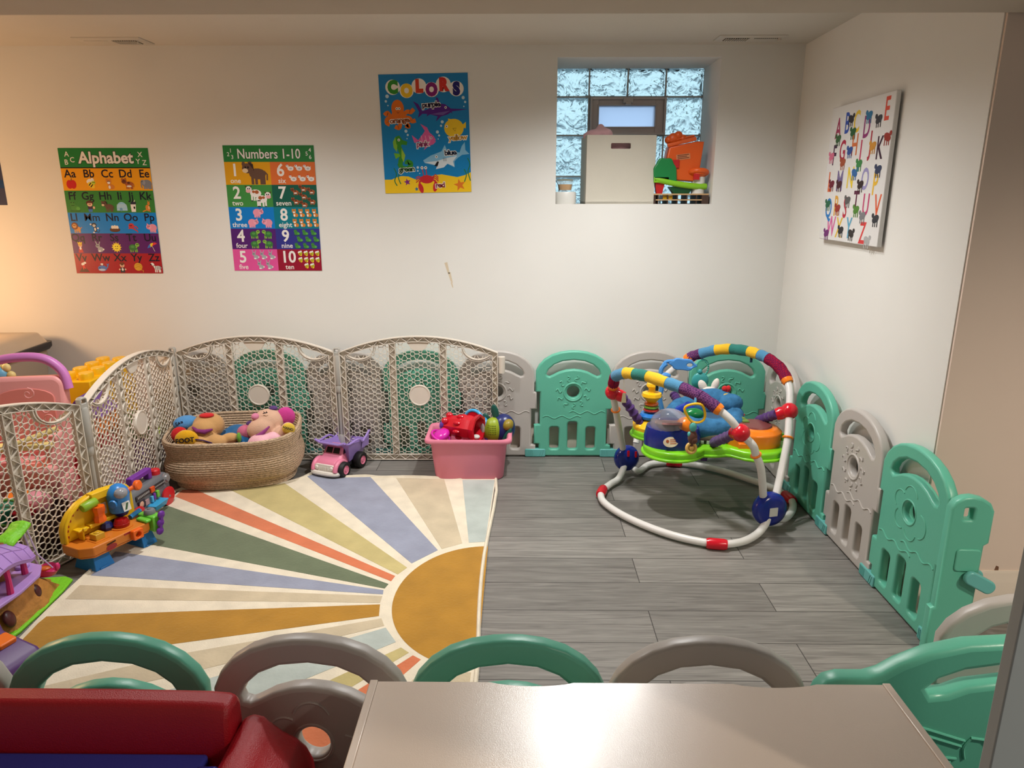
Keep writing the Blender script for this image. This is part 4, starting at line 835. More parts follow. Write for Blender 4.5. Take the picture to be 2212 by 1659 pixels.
mb = MB(); mb.tube([(-.03, -.03, .005), (-.036, -.035, .03), (-.05, -.03, .055)], .0016, 6); mb.build('cord', M_dark, t)
mb = MB(); mb.lathe([(0, 0), (.052, 0), (.056, .006), (.056, .055), (.053, .062), (.049, .062), (.048, .01), (0, .01)])
tag(mb.build('candle_dish', mat('white_ceramic', (226, 224, 218), .3), loc=(.243, 3.905, WZ0)), 'round white dish under the amber cup at the left end of the window sill', 'dish')
t = thing('wooden_tray', 'flat wooden slatted toy tray at the right end of the window sill', 'tray', (.855, 3.925, WZ0))
mb = MB(); mb.b2((-.150, -.07, .046), (.135, .07, .053)); mb.b2((-.14, -.072, .018), (.10, .07, .024)); mb.build('boards', mat('beech', (196, 160, 116), .6, .3, 0, 60, .08, 20, stretch=(2, 30, 30)), t)
mb = MB(); mb.b2((.10, -.07, 0), (.135, .07, .046)); mb.b2((-.15, -.06, 0), (-.14, .06, .046))
for k in range(5): mb.b2((-.13+.05*k, -.068, 0), (-.125+.05*k, .068, .046))
mb.build('supports', mat('dark_wood', (70, 50, 40), .6), t)
mb = MB(); mb.b2((-.10, -.05, .025), (-.05, .04, .044)); mb.build('yellow_piece', plastic('yellow', (236, 192, 30)), t)
t = thing('toy_playset', 'orange and green plastic toy playset on the wooden tray by the window', 'toy', (.85, 3.93, WZ0+.053))
ORP = plastic('orange', (232, 96, 30)); GRP = plastic('deep_green', (24, 130, 66)); LIM = plastic('lime', (136, 200, 40))
mb = MB(Matrix.Rotation(pi/2, 4, 'X'))
mb.mesh(plate([(-.08, .07), (.085, .06), (.105, .26), (.07, .262), (-.075, .235), (-.09, .15)], [], .10, .008)); mb.M = Matrix.Identity(4)
mb.tube([(-.085, -.05, .24), (.06, -.052, .275)], .010, 8); mb.tube([(-.07, -.03, .262), (.055, -.03, .288)], .008, 8)
for dx, dz, r in ((-.05, .275, .030), (-.025, .292, .022), (-.075, .27, .02), (.0, .275, .022)): mb.ell((dx, -.02, dz), (r, .02, r))
mb.build('tower', ORP, t)
mb = MB(Matrix.Rotation(pi/2, 4, 'X')); c = []
for a in range(0, 181, 15): c.append((-.095+.055*cos(radians(a))*(1+.08*cos(radians(a*6))), .125+.055*sin(radians(a))*(1+.08*cos(radians(a*6)))))
mb.mesh(plate(c+[(-.150, .06), (-.03, .06)], [], .03, .006), T(0, 0, .06)); mb.build('bush', GRP, t)
mb = MB(); mb.tube(smooth_path([(-.145, -.06, .075), (-.09, -.065, .062), (-.02, -.065, .048), (.06, -.06, .038), (.13, -.05, .036)], 4), .016, 10); mb.b2((-.15, -.075, .055), (-.07, -.045, .085)); mb.build('ramp', LIM, t, bevel=.003)
mb = MB(); mb.torus((.085, -.03, .105), .045, .014, (0, .25, 1)); mb.lathe([(0, .08), (.03, .08), (.05, .10), (.045, .112), (0, .1)], (.085, -.03, .0)); mb.build('round_platform', ORP, t)
mb = MB(); mb.cyl((.09, -.03, .0), (.09, -.03, .085), .034); mb.b2((-.03, -.04, .0), (.02, .03, .04)); mb.build('pillar', plastic('white', (226, 226, 222)), t)
mb = MB(); mb.frus((-.115, -.04, .0), (.03, .03), (.05, .04), .055); mb.b2((-.06, -.06, .13), (-.02, -.05, .17)); mb.b2((.055, -.078, .07), (.085, -.06, .10)); mb.build('red_base', plastic('red', (196, 34, 36)), t)
mb = MB(); mb.frus((0, -.03, 0), (.08, .05), (.13, .06), .035); mb.build('dark_green_foot', plastic('forest', (20, 82, 44)), t)
mb = MB(basis((-.0, -.0512, .185), (cos(.12), 0, sin(.12)), (-sin(.12), 0, cos(.12)))); mb.prism(rrect(-.036, -.014, .036, .014, .003), 0, .001); mb.m = 1
for k in range(3): mb.prism([(-.030, -.009+.008*k), (.030-.01*(k % 2), -.009+.008*k), (.030-.01*(k % 2), -.005+.008*k), (-.030, -.005+.008*k)], .001, .0013)
mb.build('sticker', [ink((214, 140, 96)), ink((120, 60, 40))], t)

# ------------------------------------------------------------------ white shelf table in the foreground
TW = mat('white_melamine', (226, 208, 192), .26, 1.0, .10, 700, coat=.5)
t = thing('white_table', 'white melamine table with raised side edges in the foreground', 'table', (.20, .955, 0))
x0, x1, y0, y1, zt = -.469, .470, -.16, .148, .57
out_ = [(x0+.014, y0), (x1-.014, y0), (x1-.014, y1)]
for c in (.262, -.175):
    out_ += [(c+.075-.15*k/10, y1-.010*(sin(pi*k/10)**.7)) for k in range(11)]
out_ += [(x0+.014, y1)]
mb = MB(); mb.prism(out_, zt-.018, zt-.002); mb.build('tabletop', TW, t, bevel=.001)
for x in (x0, x1-.014):
    mb = MB(); mb.b2((x, y0, 0), (x+.014, y1+.002, zt)); mb.build('side_panel', TW, t, bevel=.0015)
mb = MB(); mb.b2((x0+.014, y0+.01, .24), (x1-.014, y1-.012, .255)); mb.b2((x0+.014, y0+.01, .05), (x1-.014, y1-.012, .065)); mb.build('shelf', TW, t)
mb = MB(); mb.b2((x0+.014, y1-.012, .065), (x1-.014, y1-.006, zt-.018)); mb.build('back_panel', TW, t)

# ------------------------------------------------------------------ red and blue toy desk in the foreground
REDD = mat('plastic_desk_red', (168, 14, 30), .42, .5, .25, 420); BLUD = mat('plastic_desk_blue', (60, 70, 176), .34, .5, .1, 200)
t = thing('toy_desk', 'red plastic children\'s desk with a blue work surface, foreground left', 'toy desk', (-.80, .93, 0))
mb = MB()
rings = []
for x in (-.42, -.30, -.1, .1, .25, .285, .298):
    s = 1 if x < .28 else (.96 if x < .29 else .86); top = .566+(.003 if x < .2 else 0)
    rings.append([(x, .092, .40), (x, .092, .486), (x, .100, .486+.062*s), (x, .112, .486+(top-.486)*s), (x, .150, .486+(top-.486)*s), (x, .160, .486+.062*s), (x, .165, .40)])
mb.loft(rings); mb.build('back_rail', REDD, t, bevel=.008, seg=3)
mb = MB()
prof = [(.285, .46), (.30, .503), (.322, .514), (.342, .508), (.358, .492), (.376, .476), (.40, .462), (.418, .444), (.428, .42), (.432, .38), (.432, 0), (.285, 0)]
mb.loft([[(x*k1+.29*(1-k1), y, z) for x, z in prof] for y, k1 in ((-.25, 1.0), (-.10, 1.0), (.06, 1.0), (.145, .98), (.160, .94))])
mb.build('side_arm', REDD, t, bevel=.012, seg=3)
mb = MB(); mb.b2((-.42, -.30, .455), (.262, .0915, .483)); mb.cyl((.255, .055, .476), (.292, .055, .476), .010); mb.build('work_surface', BLUD, t, bevel=.006)
mb = MB(); mb.b2((-.42, -.28, .0), (.28, .15, .40)); mb.build('cabinet_body', REDD, t, bevel=.01)

# ------------------------------------------------------------------ pink bin and the toys in it
PKB = mat('plastic_bin_pink', (226, 132, 156), .4, .5)
bin_ = thing('toy_bin', 'pink plastic bin of toys at the rug\'s back right corner', 'toy bin', (-.258, 3.520, 0)); bin_.scale = (1, .9, 1)
def rr3(w, d, r, z, n=5): return [(x, y, z) for x, y in rrect(-w/2, -d/2, w/2, d/2, r, n)]
mb = MB()
mb.loft([rr3(.345, .245, .05, 0.002), rr3(.355, .255, .055, .008), rr3(.395, .290, .055, .205), rr3(.44, .325, .035, .207), rr3(.444, .330, .036, .212), rr3(.444, .330, .036, .222), rr3(.436, .322, .034, .227), rr3(.405, .300, .05, .227), rr3(.392, .285, .05, .218), rr3(.385, .28, .05, .20), rr3(.35, .25, .05, .012)])
mb.build('bin_body', PKB, bin_, ang=45)
def bt(name, label, cat, px, py, z, dz=0):
    p = G(px, py, z); return thing(name, label, cat, (p.x, p.y, z+dz), 0, 'toys in the pink bin')
RDC = plastic('castle_red', (200, 20, 40), .25)
t = thing('castle_bucket', 'red sand castle mould lying in the pink bin', 'toy', (-.285, 3.54, .20), 0, 'toys in the pink bin')
Mc = T(.03, -.05, .055) @ Euler((radians(-12), 0, radians(-24))).to_matrix().to_4x4()
mb = MB(Mc @ Euler((0, radians(90), 0)).to_matrix().to_4x4())
sq = lambda s, z: [(s*cos(pi/4*k), s*sin(pi/4*k), z) for k in (0, 1, 2, 3, 4, 5, 6, 7)]
mb.loft([sq(.050, -.13), sq(.058, -.06), sq(.066, .0), sq(.062, .02), sq(.074, .04), sq(.080, .055), sq(.066, .056), sq(.05, .0), sq(.04, -.05)], True)
for k in range(8): mb.ell((.058*cos(pi/4*k+.39), .058*sin(pi/4*k+.39), -.05), (.012, .012, .02), nu=10, nv=6)
for k in range(6): mb.ell((.05*cos(pi/3*k), .05*sin(pi/3*k), -.125), (.018, .018, .02), nu=10, nv=6)
mb.build('mould', RDC, t, ang=30)
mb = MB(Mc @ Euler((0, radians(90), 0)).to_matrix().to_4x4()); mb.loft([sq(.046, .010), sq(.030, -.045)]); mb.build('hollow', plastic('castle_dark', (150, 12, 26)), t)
t = thing('ring_handle', 'light blue toy ring arching behind the red castle mould', 'toy', (-.262, 3.60, .24), 0, 'toys in the pink bin')
mb = MB(); mb.torus((.02, .0, .02), .055, .009, (.45, .9, -.1)); mb.build('ring', plastic('sky', (70, 170, 220), .25), t)
mb = MB(); mb.lathe([(0, -.004), (.047, -.004), (.047, .004), (0, .004)], (.02, .0, .02), (.45, .9, -.1)); mb.build('disc', RDC, t)
mb = MB(); mb.ell((0, 0, 0), (.052, .05, .030), (.2, -.5, 0)); mb.torus((0, 0, 0), .048, .006, (.45, -.2, 1)); tag(mb.build('magenta_cup', plastic('magenta', (210, 40, 170), .25), loc=(-.405, 3.47, .218)), 'shiny magenta toy bowl at the left end of the pink bin', 'toy', 'toys in the pink bin')
mb = MB(); mb.ell((0, 0, 0), (.042, .028, .030), (.0, -.4, .2)); mb.cyl((.02, 0, 0), (-.03, 0, -.03), .02); tag(mb.build('purple_cup', plastic('purple', (104, 62, 176), .3), loc=(-.385, 3.60, .243)), 'small purple toy cup behind the magenta bowl in the bin', 'toy', 'toys in the pink bin')
t = thing('toy_phone', 'silver and light blue rounded toy standing in the middle of the bin', 'toy', (-.188, 3.56, .20), radians(15), 'toys in the pink bin')
mb = MB(); mb.ell((.008, 0, .035), (.022, .04, .055)); mb.build('blue_half', plastic('azure', (60, 156, 220), .25), t)
mb = MB(); mb.ell((-.010, -.004, .033), (.016, .042, .056)); mb.build('silver_half', mat('silver_plastic', (196, 186, 190), .25, metal=.4), t)
mb = MB(); mb.ell((.028, -.03, -.012), (.03, .025, .018)); mb.build('blue_button', plastic('royal', (40, 90, 200)), t)
t = thing('toy_fish', 'navy and lime toy fish with dark green fins at the bin\'s right end', 'toy', (-.115, 3.56, .215), radians(-10), 'toys in the pink bin')
mb = MB(); mb.ell((.025, .01, .01), (.068, .055, .085), (0, .25, 0)); mb.build('body', plastic('navy', (34, 44, 104), .3), t)
mb = MB(); mb.ell((-.022, -.018, .008), (.052, .045, .072), (0, .12, 0)); mb.m = 1
for i in range(6):
    for j in range(5):
        a, b = -.5+.18*i, -.1+.16*j; mb.ell((-.022+.052*sin(a)*cos(b)*.98+.006, -.018-.045*cos(a)*cos(b), .008+.072*sin(b)), .0022, None, 6, 4)
mb.build('lime_belly', [plastic('belly_lime', (150, 170, 40), .4), M_dark], t)
mb = MB(); mb.ell((-.012, .0, .105), (.020, .008, .042), (0, -.2, 0)); mb.ell((-.065, .02, .06), (.020, .010, .030), (0, -.3, 0)); mb.ell((.06, -.045, -.01), (.016, .010, .05), (0, .5, 0)); mb.build('fin', plastic('fin_green', (20, 80, 70), .35), t)
mb = MB(); mb.ell((.062, -.020, .045), (.028, .035, .032), (0, .4, 0)); mb.build('olive_patch', plastic('olive', (150, 130, 40), .4), t)
mb = MB(); mb.ell((0, 0, 0), (.02, .02, .012)); tag(mb.build('white_toy_piece', plastic('white', (226, 226, 222)), loc=(-.222, 3.475, .212)), 'tiny white toy piece beside the red castle mould in the bin', 'toy', 'toys in the pink bin')

# ------------------------------------------------------------------ pink and lilac dump truck
tr = thing('dump_truck', 'pink and lilac toy dump truck with black tyres beside the basket', 'toy truck', (-.965, 3.535, 0), radians(-22))
# local: -Y is the front
PK1 = plastic('truck_pink', (230, 132, 160), .4); LIL = plastic('truck_lilac', (160, 134, 206), .42); CRM = plastic('truck_cream', (226, 218, 208), .4); BLK = plastic('tyre_black', (26, 24, 24), .6)
mb = MB()
def rx(w, y, z, r=.012): return [(x, y, zz) for x, zz in rrect(-w/2, z[0], w/2, z[1], r, 3)]
mb.loft([rx(.120, -.106, (.030, .064), .010), rx(.132, -.100, (.030, .082), .016), rx(.136, -.075, (.030, .092), .018), rx(.130, -.045, (.030, .100), .02), rx(.120, -.030, (.030, .125), .02), rx(.106, -.016, (.030, .146), .018), rx(.104, .010, (.030, .150), .018), rx(.104, .020, (.030, .148), .018)])
mb.build('cab', PK1, tr, ang=50)
mb = MB()
for sx_ in (-1, 1):
    mb.loft([[(sx_*(.050+.026*cos(a)*k), -.072+.045*sin(b), .052+.040*cos(b)*k) for a, k in ((0, 1),)]*1 for b in (0,)] ) if False else None
    pts = [(sx_*.068, -.068+.048*cos(radians(a)), .040+.044*sin(radians(a))) for a in range(0, 181, 15)]; mb.tube(pts, .013, 8)
mb.build('fender', PK1, tr, ang=60)
mb = MB()
for x0_, x1_ in ((-.042, -.003), (.003, .042)): mb.add([(x0_, -.0390, .112), (x1_, -.0390, .112), (x1_*.95, -.0235, .138), (x0_*.95, -.0235, .138)], [(0, 1, 2, 3)])
for sx_ in (-1, 1): mb.add([(sx_*.0600, -.026, .108), (sx_*.0540, .010, .108), (sx_*.0530, .010, .136), (sx_*.0545, -.010, .136)], [(0, 1, 2, 3)])
mb.M = T(0, -.0015, 0); mb.build('windows', plastic('black_window', (14, 10, 12), .3), tr)
mb = MB(); mb.loft([[(x, y, z) for x, z in rrect(-.062, .036, .062, .072, .012, 3)] for y in (-.116, -.100)])
for k in range(5): mb.tube([(-.024+.012*k, -.117, .044), (-.024+.012*k, -.117, .064)], .0035, 6)
for sx_ in (-1, 1): mb.lathe([(0, .006), (.008, .005), (.012, 0), (.012, -.004), (0, -.004)], (sx_*.046, -.117, .055), (0, -1, 0), 16)
mb.build('grille', CRM, tr)
mb = MB(); mb.tube(smooth_path([(-.078, -.085, .028), (-.074, -.112, .028), (-.04, -.124, .028), (.04, -.124, .028), (.074, -.112, .028), (.078, -.085, .028)], 4), .013, 8); mb.build('bumper', CRM, tr)
mb = MB(); mb.b2((-.055, -.08, .028), (.055, .14, .05)); mb.build('chassis', plastic('truck_under', (50, 44, 50)), tr)
mb = MB()                                                  # tipper tub
def rect4(x, y0_, y1_, z0_, z1_): return None
outer = [[(-.058, .022, .050), (.058, .022, .050), (.054, .150, .060), (-.054, .150, .060)], [(-.090, -.020, .160), (.090, -.020, .160), (.085, .175, .138), (-.085, .175, .138)], [(-.084, -.014, .160), (.084, -.014, .160), (.079, .169, .138), (-.079, .169, .138)], [(-.050, .032, .060), (.050, .032, .060), (.047, .142, .068), (-.047, .142, .068)]]
mb.loft(outer)
for sx_ in (-1, 1):
    pts = smooth_path([(sx_*.092, -.055, .180), (sx_*.092, -.022, .164), (sx_*.093, .04, .168), (sx_*.092, .075, .163), (sx_*.090, .105, .143), (sx_*.089, .125, .150), (sx_*.087, .180, .182)], 4); mb.tube(pts, .006, 8)
    mb.add([(sx_*.088, .105, .140), (sx_*.086, .178, .180), (sx_*.080, .176, .100), (sx_*.080, .110, .100)], [(0, 1, 2, 3)])
mb.tube([(-.092, -.055, .180), (-.06, -.060, .170), (.06, -.060, .170), (.092, -.055, .180)], .007, 8)
mb.add([(-.092, -.055, .176), (.092, -.055, .176), (.090, -.018, .160), (-.090, -.018, .160)], [(0, 1, 2, 3)])
mb.build('tipper', LIL, tr, ang=45)
for x, y in ((-.083, -.068), (.083, -.068), (-.083, .085), (.083, .085)):
    s = 1 if x > 0 else -1; r = .042 if y < 0 else .044
    mb = MB(); mb.lathe([(.022, -.020), (r-.006, -.020), (r, -.014), (r, .014), (r-.006, .020), (.024, .020), (.020, .014), (0, .014)], (x, y, r), (s, 0, 0), 28); mb.m = 1
    mb.build('wheel', [BLK], tr, ang=45)
    wh = tr.children[-1]
    mb = MB(); mb.lathe([(0, .018), (.008, .020), (.010, .016), (.020, .015), (.023, .020), (.023, .012), (0, .012)], (x, y, r), (s, 0, 0), 24); mb.build('hub', PK1, [c for c in tr.children if c.name.startswith('wheel')][-1])

# ------------------------------------------------------------------ rope basket
bk = thing('rope_basket', 'large oval rope basket holding two plush dogs in the back left corner', 'basket', (-1.455, 3.43, .0075), radians(10))
ROPE = mat('jute_rope', (190, 164, 136), .8, .25, 1.0, 9, .55, 11, stretch=(10, 10, 26))
NC = 22; seg = 112; mb = MB(); rings = []
def bask(u, th):                                            # u 0..1 up the wall
    sag = .022*sin(pi*min(1, max(0, (u-.05)*1.6)))*(1+.35*sin(2*th+.6)); fold = -.014*math.exp(-((u-.13)/.05)**2)*(1 if sin(th) < 0 else .4)
    a, b = .285+.045*u+sag+fold, .178+.055*u+sag+fold
    c_, s_ = cos(th), sin(th); k = (abs(c_)**2.8+abs(s_)**2.8)**(-1/2.8)
    z = .262*u*(1+.10*(s_*.6+c_*.35))+.006*u*sin(3*th+1)
    return a*k*c_, b*k*s_, z
keep = []
for i in range(NC*4+1):
    u = i/(NC*4.0); bulge = .0048*abs(sin(pi*i/4))
    row = []
    for j in range(seg):
        th = 2*pi*j/seg; x, y, z = bask(u, th); l = sqrt(x*x+y*y); row.append((x*(1+bulge/l), y*(1+bulge/l), z+.002))
    rings.append(row)
inner = [[(x*.955, y*.945, z) for x, y, z in r] for r in rings]
o_ = 0
vs = [p for r in rings for p in r]+[p for r in inner for p in r]; fs = []; R_ = len(rings)
def hole(i, j):
    u = i/(NC*4.0); th = 2*pi*j/seg
    return any(((u-.76)/.052)**2+((math.remainder(th-t0, 2*pi))/.20)**2 < 1 for t0 in (-.10, pi))
for i in range(R_-1):
    for j in range(seg):
        j2 = (j+1) % seg
        if hole(i, j): continue
        fs.append((i*seg+j, i*seg+j2, (i+1)*seg+j2, (i+1)*seg+j)); q = R_*seg
        fs.append((q+i*seg+j, q+(i+1)*seg+j, q+(i+1)*seg+j2, q+i*seg+j2))
q = R_*seg; t_ = (R_-1)*seg
for j in range(seg): fs.append((t_+j, t_+(j+1) % seg, q+t_+(j+1) % seg, q+t_+j))
fs.append(tuple(range(seg)))
mb.add(vs, fs)
mb.tube([tuple(a*.978 for a in p[:2])+(p[2]+.002,) for p in rings[-1]], .0085, 8, True)
mb.build('woven_wall', ROPE, bk, ang=60)
for t0 in (-.10, pi):
    mb = MB(); mb.tube([(lambda p: (p[0]*.98, p[1]*.98, p[2]))(bask(.76+.060*sin(a), t0+.225*cos(a))) for a in [2*pi*k/24 for k in range(24)]], .006, 8, True); mb.build('handle_hole_trim', ROPE, bk)
mb = MB(); mb.prism([(p[0]*.94, p[1]*.94) for p in rings[8]], .004, .012); mb.build('basket_floor', ROPE, bk)
# plush filling under the dogs: a blue cloth
BLC = fabric('blue_cloth', (38, 100, 150)); TAN = fabric('plush_tan', (200, 154, 100)); PNK = fabric('plush_beige', (214, 172, 146))
mb = MB()
for c, r in (((.04, .02, .15), (.09, .11, .09)), ((.0, .06, .19), (.07, .06, .05)), ((-.05, .02, .12), (.14, .12, .10)), ((.12, .03, .12), (.12, .12, .10)), ((.03, -.03, .185), (.045, .05, .04))): mb.ell(c, r)
tag(mb.build('blue_cloth', BLC, remesh=.010, loc=None), 'crumpled blue cloth between the two plush dogs in the basket', 'cloth'); bc = bpy.data.objects['blue_cloth']; bc.location = (-1.455, 3.43, .03); bc.rotation_euler = (0, 0, radians(10))
def patch(parent, name, m, c, r, rot=None): b = MB(); b.ell(c, r, rot); return b.build(name, m, parent)
def word(parent, txt, c, size, u, v, m, name='lettering'):
    b = MB(basis(c, u, v)); b.mesh(text_mesh(txt, .03, 'CENTER', .05), Matrix.Diagonal((size, size, size*.3, 1))); return b.build(name, m, parent)
BKT = plastic('print_black', (24, 20, 30), .7)
# brown plush dog, lying back: muzzle up, foot forward
dg = thing('plush_dog', 'tan plush dog with a yellow foot pad and open smile, left in the basket', 'plush toy', (-1.578, 3.395, .243), radians(6), 'plush dogs in the rope basket')
mb = MB()
for c, r, rot in (((.010, .00, .052), (.078, .070, .066), None), ((.0, -.045, .050), (.062, .050, .050), None), ((-.02, -.07, -.03), (.075, .07, .07), None), ((-.085, -.080, .012), (.040, .05, .045), None), ((.065, -.085, -.01), (.05, .045, .04), (0, .3, .2)), ((.125, -.055, .0), (.045, .028, .028), (0, 0, .2)), ((-.075, .01, .02), (.03, .03, .03), None), ((0, -.10, -.02), (.06, .05, .045), None)): mb.ell(c, r, rot)
mb.build('body', TAN, dg, remesh=.006)
mb = MB(); mb.tube([(-.040, -.084, .072), (-.015, -.098, .056), (.02, -.098, .050), (.055, -.084, .058)], [.005, .011, .013, .005], 10); mb.build('mouth', fabric('mouth_plum', (130, 50, 110)), dg)
patch(dg, 'nose', fabric('red', (204, 40, 44)), (.012, -.020, .112), (.036, .026, .012))
e_ = patch(dg, 'ear', fabric('ear_blue', (88, 150, 206)), (-.115, .04, .055), (.062, .045, .040), (0, -.1, .2))
patch(dg, 'paw_pad', fabric('red', (204, 40, 44)), (-.124, -.035, .020), (.040, .022, .040), (0, 0, .4))
f_ = patch(dg, 'foot_pad', fabric('gold', (226, 168, 30)), (-.060, -.122, .022), (.056, .026, .048), (0, 0, .1))
word(f_, 'FOOT', (-.060, -.1490, .026), .032, (1, .06, .08), (0, 0, 1), BKT)
patch(dg, 'sole', fabric('green', (96, 150, 50)), (.170, -.062, .004), (.012, .026, .026), (0, 0, .2))
mb = MB(); mb.tube([(-.03, -.130, .026), (.02, -.135, .020), (.06, -.125, .0), (.078, -.12, -.03)], .0035, 6); mb.build('collar_stitch', fabric('plum_thread', (70, 44, 90)), dg)
word(e_, 'EAR', (-.130, -.004, .068), .022, (1, .15, .2), (-.1, -.1, 1), BKT)
# pink dressed plush dog
dg = thing('plush_dog', 'beige plush dog in a pale pink dress with magenta ears, right in the basket', 'plush toy', (-1.285, 3.43, .232), radians(4), 'plush dogs in the rope basket')
mb = MB()
for c, r, rot in (((.0, .02, .062), (.085, .07, .072), (0, -.3, 0)), ((-.025, -.030, .045), (.070, .05, .055), (0, -.3, 0)), ((.080, -.045, .025), (.05, .034, .034), (0, -.6, .1)), ((.118, -.055, .052), (.034, .030, .034), None), ((-.095, -.10, -.035), (.045, .032, .036), None), ((0, -.06, -.03), (.06, .05, .06), None)): mb.ell(c, r, rot)
mb.build('body', PNK, dg, remesh=.006)
mb = MB()
for c, r in (((-.005, -.075, -.010), (.075, .06, .045)), ((.045, -.07, .005), (.05, .045, .035)), ((-.04, -.095, -.03), (.05, .04, .04))): mb.ell(c, r)
mb.build('dress', fabric('dress_pink', (232, 178, 190)), dg, remesh=.006)
mb = MB(); mb.ell((.02, -.115, -.028), (.045, .02, .022), (0, -.3, 0)); mb.build('lilac_trim', fabric('lilac', (164, 150, 210)), dg)
mb = MB(); mb.tube([(-.060, -.062, .018), (-.035, -.082, .020), (.0, -.080, .040), (.030, -.062, .068)], [.004, .010, .011, .004], 10); mb.build('mouth', fabric('mouth_plum2', (150, 66, 130)), dg)
patch(dg, 'nose', fabric('nose_pink', (212, 128, 158)), (-.048, -.022, .108), (.020, .022, .018))
mb = MB(); mb.tube([(-.006, -.030, .126), (.006, -.036, .130), (.018, -.032, .132)], .0025, 6); mb.tube([(.004, -.034, .130), (.0, -.036, .138)], .002, 5); mb.tube([(.012, -.035, .132), (.014, -.037, .140)], .002, 5); mb.build('eye', BKT, dg)
patch(dg, 'ear', fabric('ear_magenta', (206, 66, 146)), (.085, .035, .085), (.05, .03, .055), (0, .5, 0)); patch(dg, 'ear', fabric('ear_rose', (206, 110, 140)), (-.105, -.005, .018), (.048, .035, .042))
patch(dg, 'hair_bow', fabric('bow_plum', (92, 62, 120)), (.030, .03, .135), (.022, .018, .014)); patch(dg, 'hair_bow', fabric('bow_plum', (92, 62, 120)), (-.088, .01, .060), (.02, .018, .016))
f_ = patch(dg, 'hand_pad', fabric('gold2', (222, 186, 70)), (.128, -.080, .060), (.032, .014, .030), (0, .3, .2))
word(f_, 'HAND', (.130, -.0965, .066), .018, (.9, .1, -.35), (.3, 0, .95), BKT)
patch(dg, 'sole', fabric('sole_violet', (120, 84, 160)), (-.118, -.128, -.030), (.028, .012, .034)); patch(dg, 'tail_bow', fabric('hot_pink', (236, 70, 130)), (-.150, -.115, -.055), (.025, .02, .018))
# ------------------------------------------------------------------ toy workbench at the left
M1 = plastic('bench_orange', (214, 122, 34), .42); M2 = plastic('bench_blue', (30, 120, 190), .4); M3 = plastic('bench_yellow', (240, 192, 20), .35); NV = plastic('deep_navy', (26, 34, 96), .3)
wbn = thing('toy_workbench', 'orange, yellow and blue toy workbench standing against the left mesh gate', 'toy workbench', (-1.650, 2.600, 0), radians(66)); wbn.scale = (.76, .76, .76)
# local: +X along the bench (away from the viewer), -Y to the front (room side)
for x, w_ in ((-.115, .11), (.155, .09)):
    mb = MB(); mb.frus((x, -.01, 0), (w_, .17), (w_*.72, .11), .095); mb.b2((x-.03, -.095, .0), (x+.02, -.088, .02)); mb.build('leg', M2, wbn, bevel=.006)
oc = [(-.215, .075), (-.215, -.05), (-.17, -.105), (.15, -.105), (.20, -.06), (.20, .075)]
mb = MB(); mb.prism([(x*.97, y*.96) for x, y in oc], .088, .10); mb.prism(oc, .10, .150); mb.build('bench_top', M1, wbn, bevel=.008, seg=3)
mb = MB(); mb.b2((-.135, -.075, .150), (-.055, -.005, .153)); mb.lathe([(0, .15), (.055, .15), (.055, .155), (0, .155)], (.055, -.02, 0)); mb.build('raised_pads', M1, wbn)
mb = MB(basis((-.21, .075, 0), (1, 0, 0), (0, 0, 1)))
arch = [(0, .150), (0, .215), (.012, .255), (.045, .300), (.095, .335), (.16, .355), (.24, .362), (.32, .355), (.38, .335), (.405, .30), (.41, .15)]
mb.mesh(plate(arch, [], .036, .008), T(0, 0, .0)); mb.build('back_board', M3, wbn, ang=50)
mb = MB(); mb.tube([(-.21+x*.95+.01, .052, z*.985) for x, z in arch[:-1]], .010, 8); mb.b2((-.05, .03, .325), (.07, .075, .365)); mb.b2((-.09, .02, .190), (.10, .058, .212)); mb.build('board_rim', M3, wbn, bevel=.003)
mb = MB()
for i in range(16):
    k = i/15*9; a = arch[int(k)]; b = arch[min(int(k)+1, 9)]; f = k-int(k); x = -.21+(a[0]+(b[0]-a[0])*f)*.90+.022; z = (a[1]+(b[1]-a[1])*f)*.955; mb.box((x, .0555, z), (.014, .002, .012), (0, i*.05, 0))
mb.build('number_strip', plastic('bench_red', (160, 40, 36)), wbn)
mb = MB(); mb.lathe([(0, -.04), (.020, -.04), (.024, -.032), (.024, .032), (.020, .04), (0, .04)], (-.07, .030, .318), (1, 0, .15), 20); mb.build('lime_roller', plastic('roller_lime', (140, 180, 40)), wbn)
mb = MB(); mb.lathe([(0, .0), (.030, 0), (.030, .022), (.025, .03), (.025, .05), (.030, .058), (.030, .085), (0, .085)], (-.035, .012, .215), (0, 0, 1), 8); mb.build('orange_knob', plastic('bright_orange', (244, 104, 24), .3), wbn)
mb = MB(basis((0, .053, .245), (1, 0, 0), (0, 0, 1))); mb.prism(rrect(-.005, -.02, .035, .045, .004), 0, .002); mb.build('sticker', ink((206, 196, 190)), wbn)
mb = MB(); mb.b2((-.165, .0, .205), (-.105, .05, .215)); mb.b2((-.145, -.012, .205), (-.125, .0, .225)); mb.b2((-.14, .01, .15), (-.13, .05, .205)); mb.build('yellow_bracket', M3, wbn, bevel=.003)
mb = MB(); mb.prism([(-.095+.036*cos(a), -.035+.036*sin(a)) for a in [pi/4+pi/2*k for k in range(4)]], .152, .185); mb.lathe([(0, .185), (.016, .185), (.014, .190), (0, .190)], (-.095, -.035, 0)); mb.build('mustard_block', plastic('mustard', (206, 160, 40)), wbn, bevel=.003)
mb = MB(); mb.ell((.0, .02, .168), (.034, .034, .030), nu=8, nv=4); mb.build('navy_nut', NV, wbn)
mb = MB(); mb.lathe([(0, .152), (.038, .152), (.040, .165), (.038, .180), (.030, .196), (0, .204)], (.055, -.02, 0)); mb.torus((.055, -.02, .172), .039, .003); mb.build('red_dome', clear('red_clear', (170, 20, 20), .9), wbn)
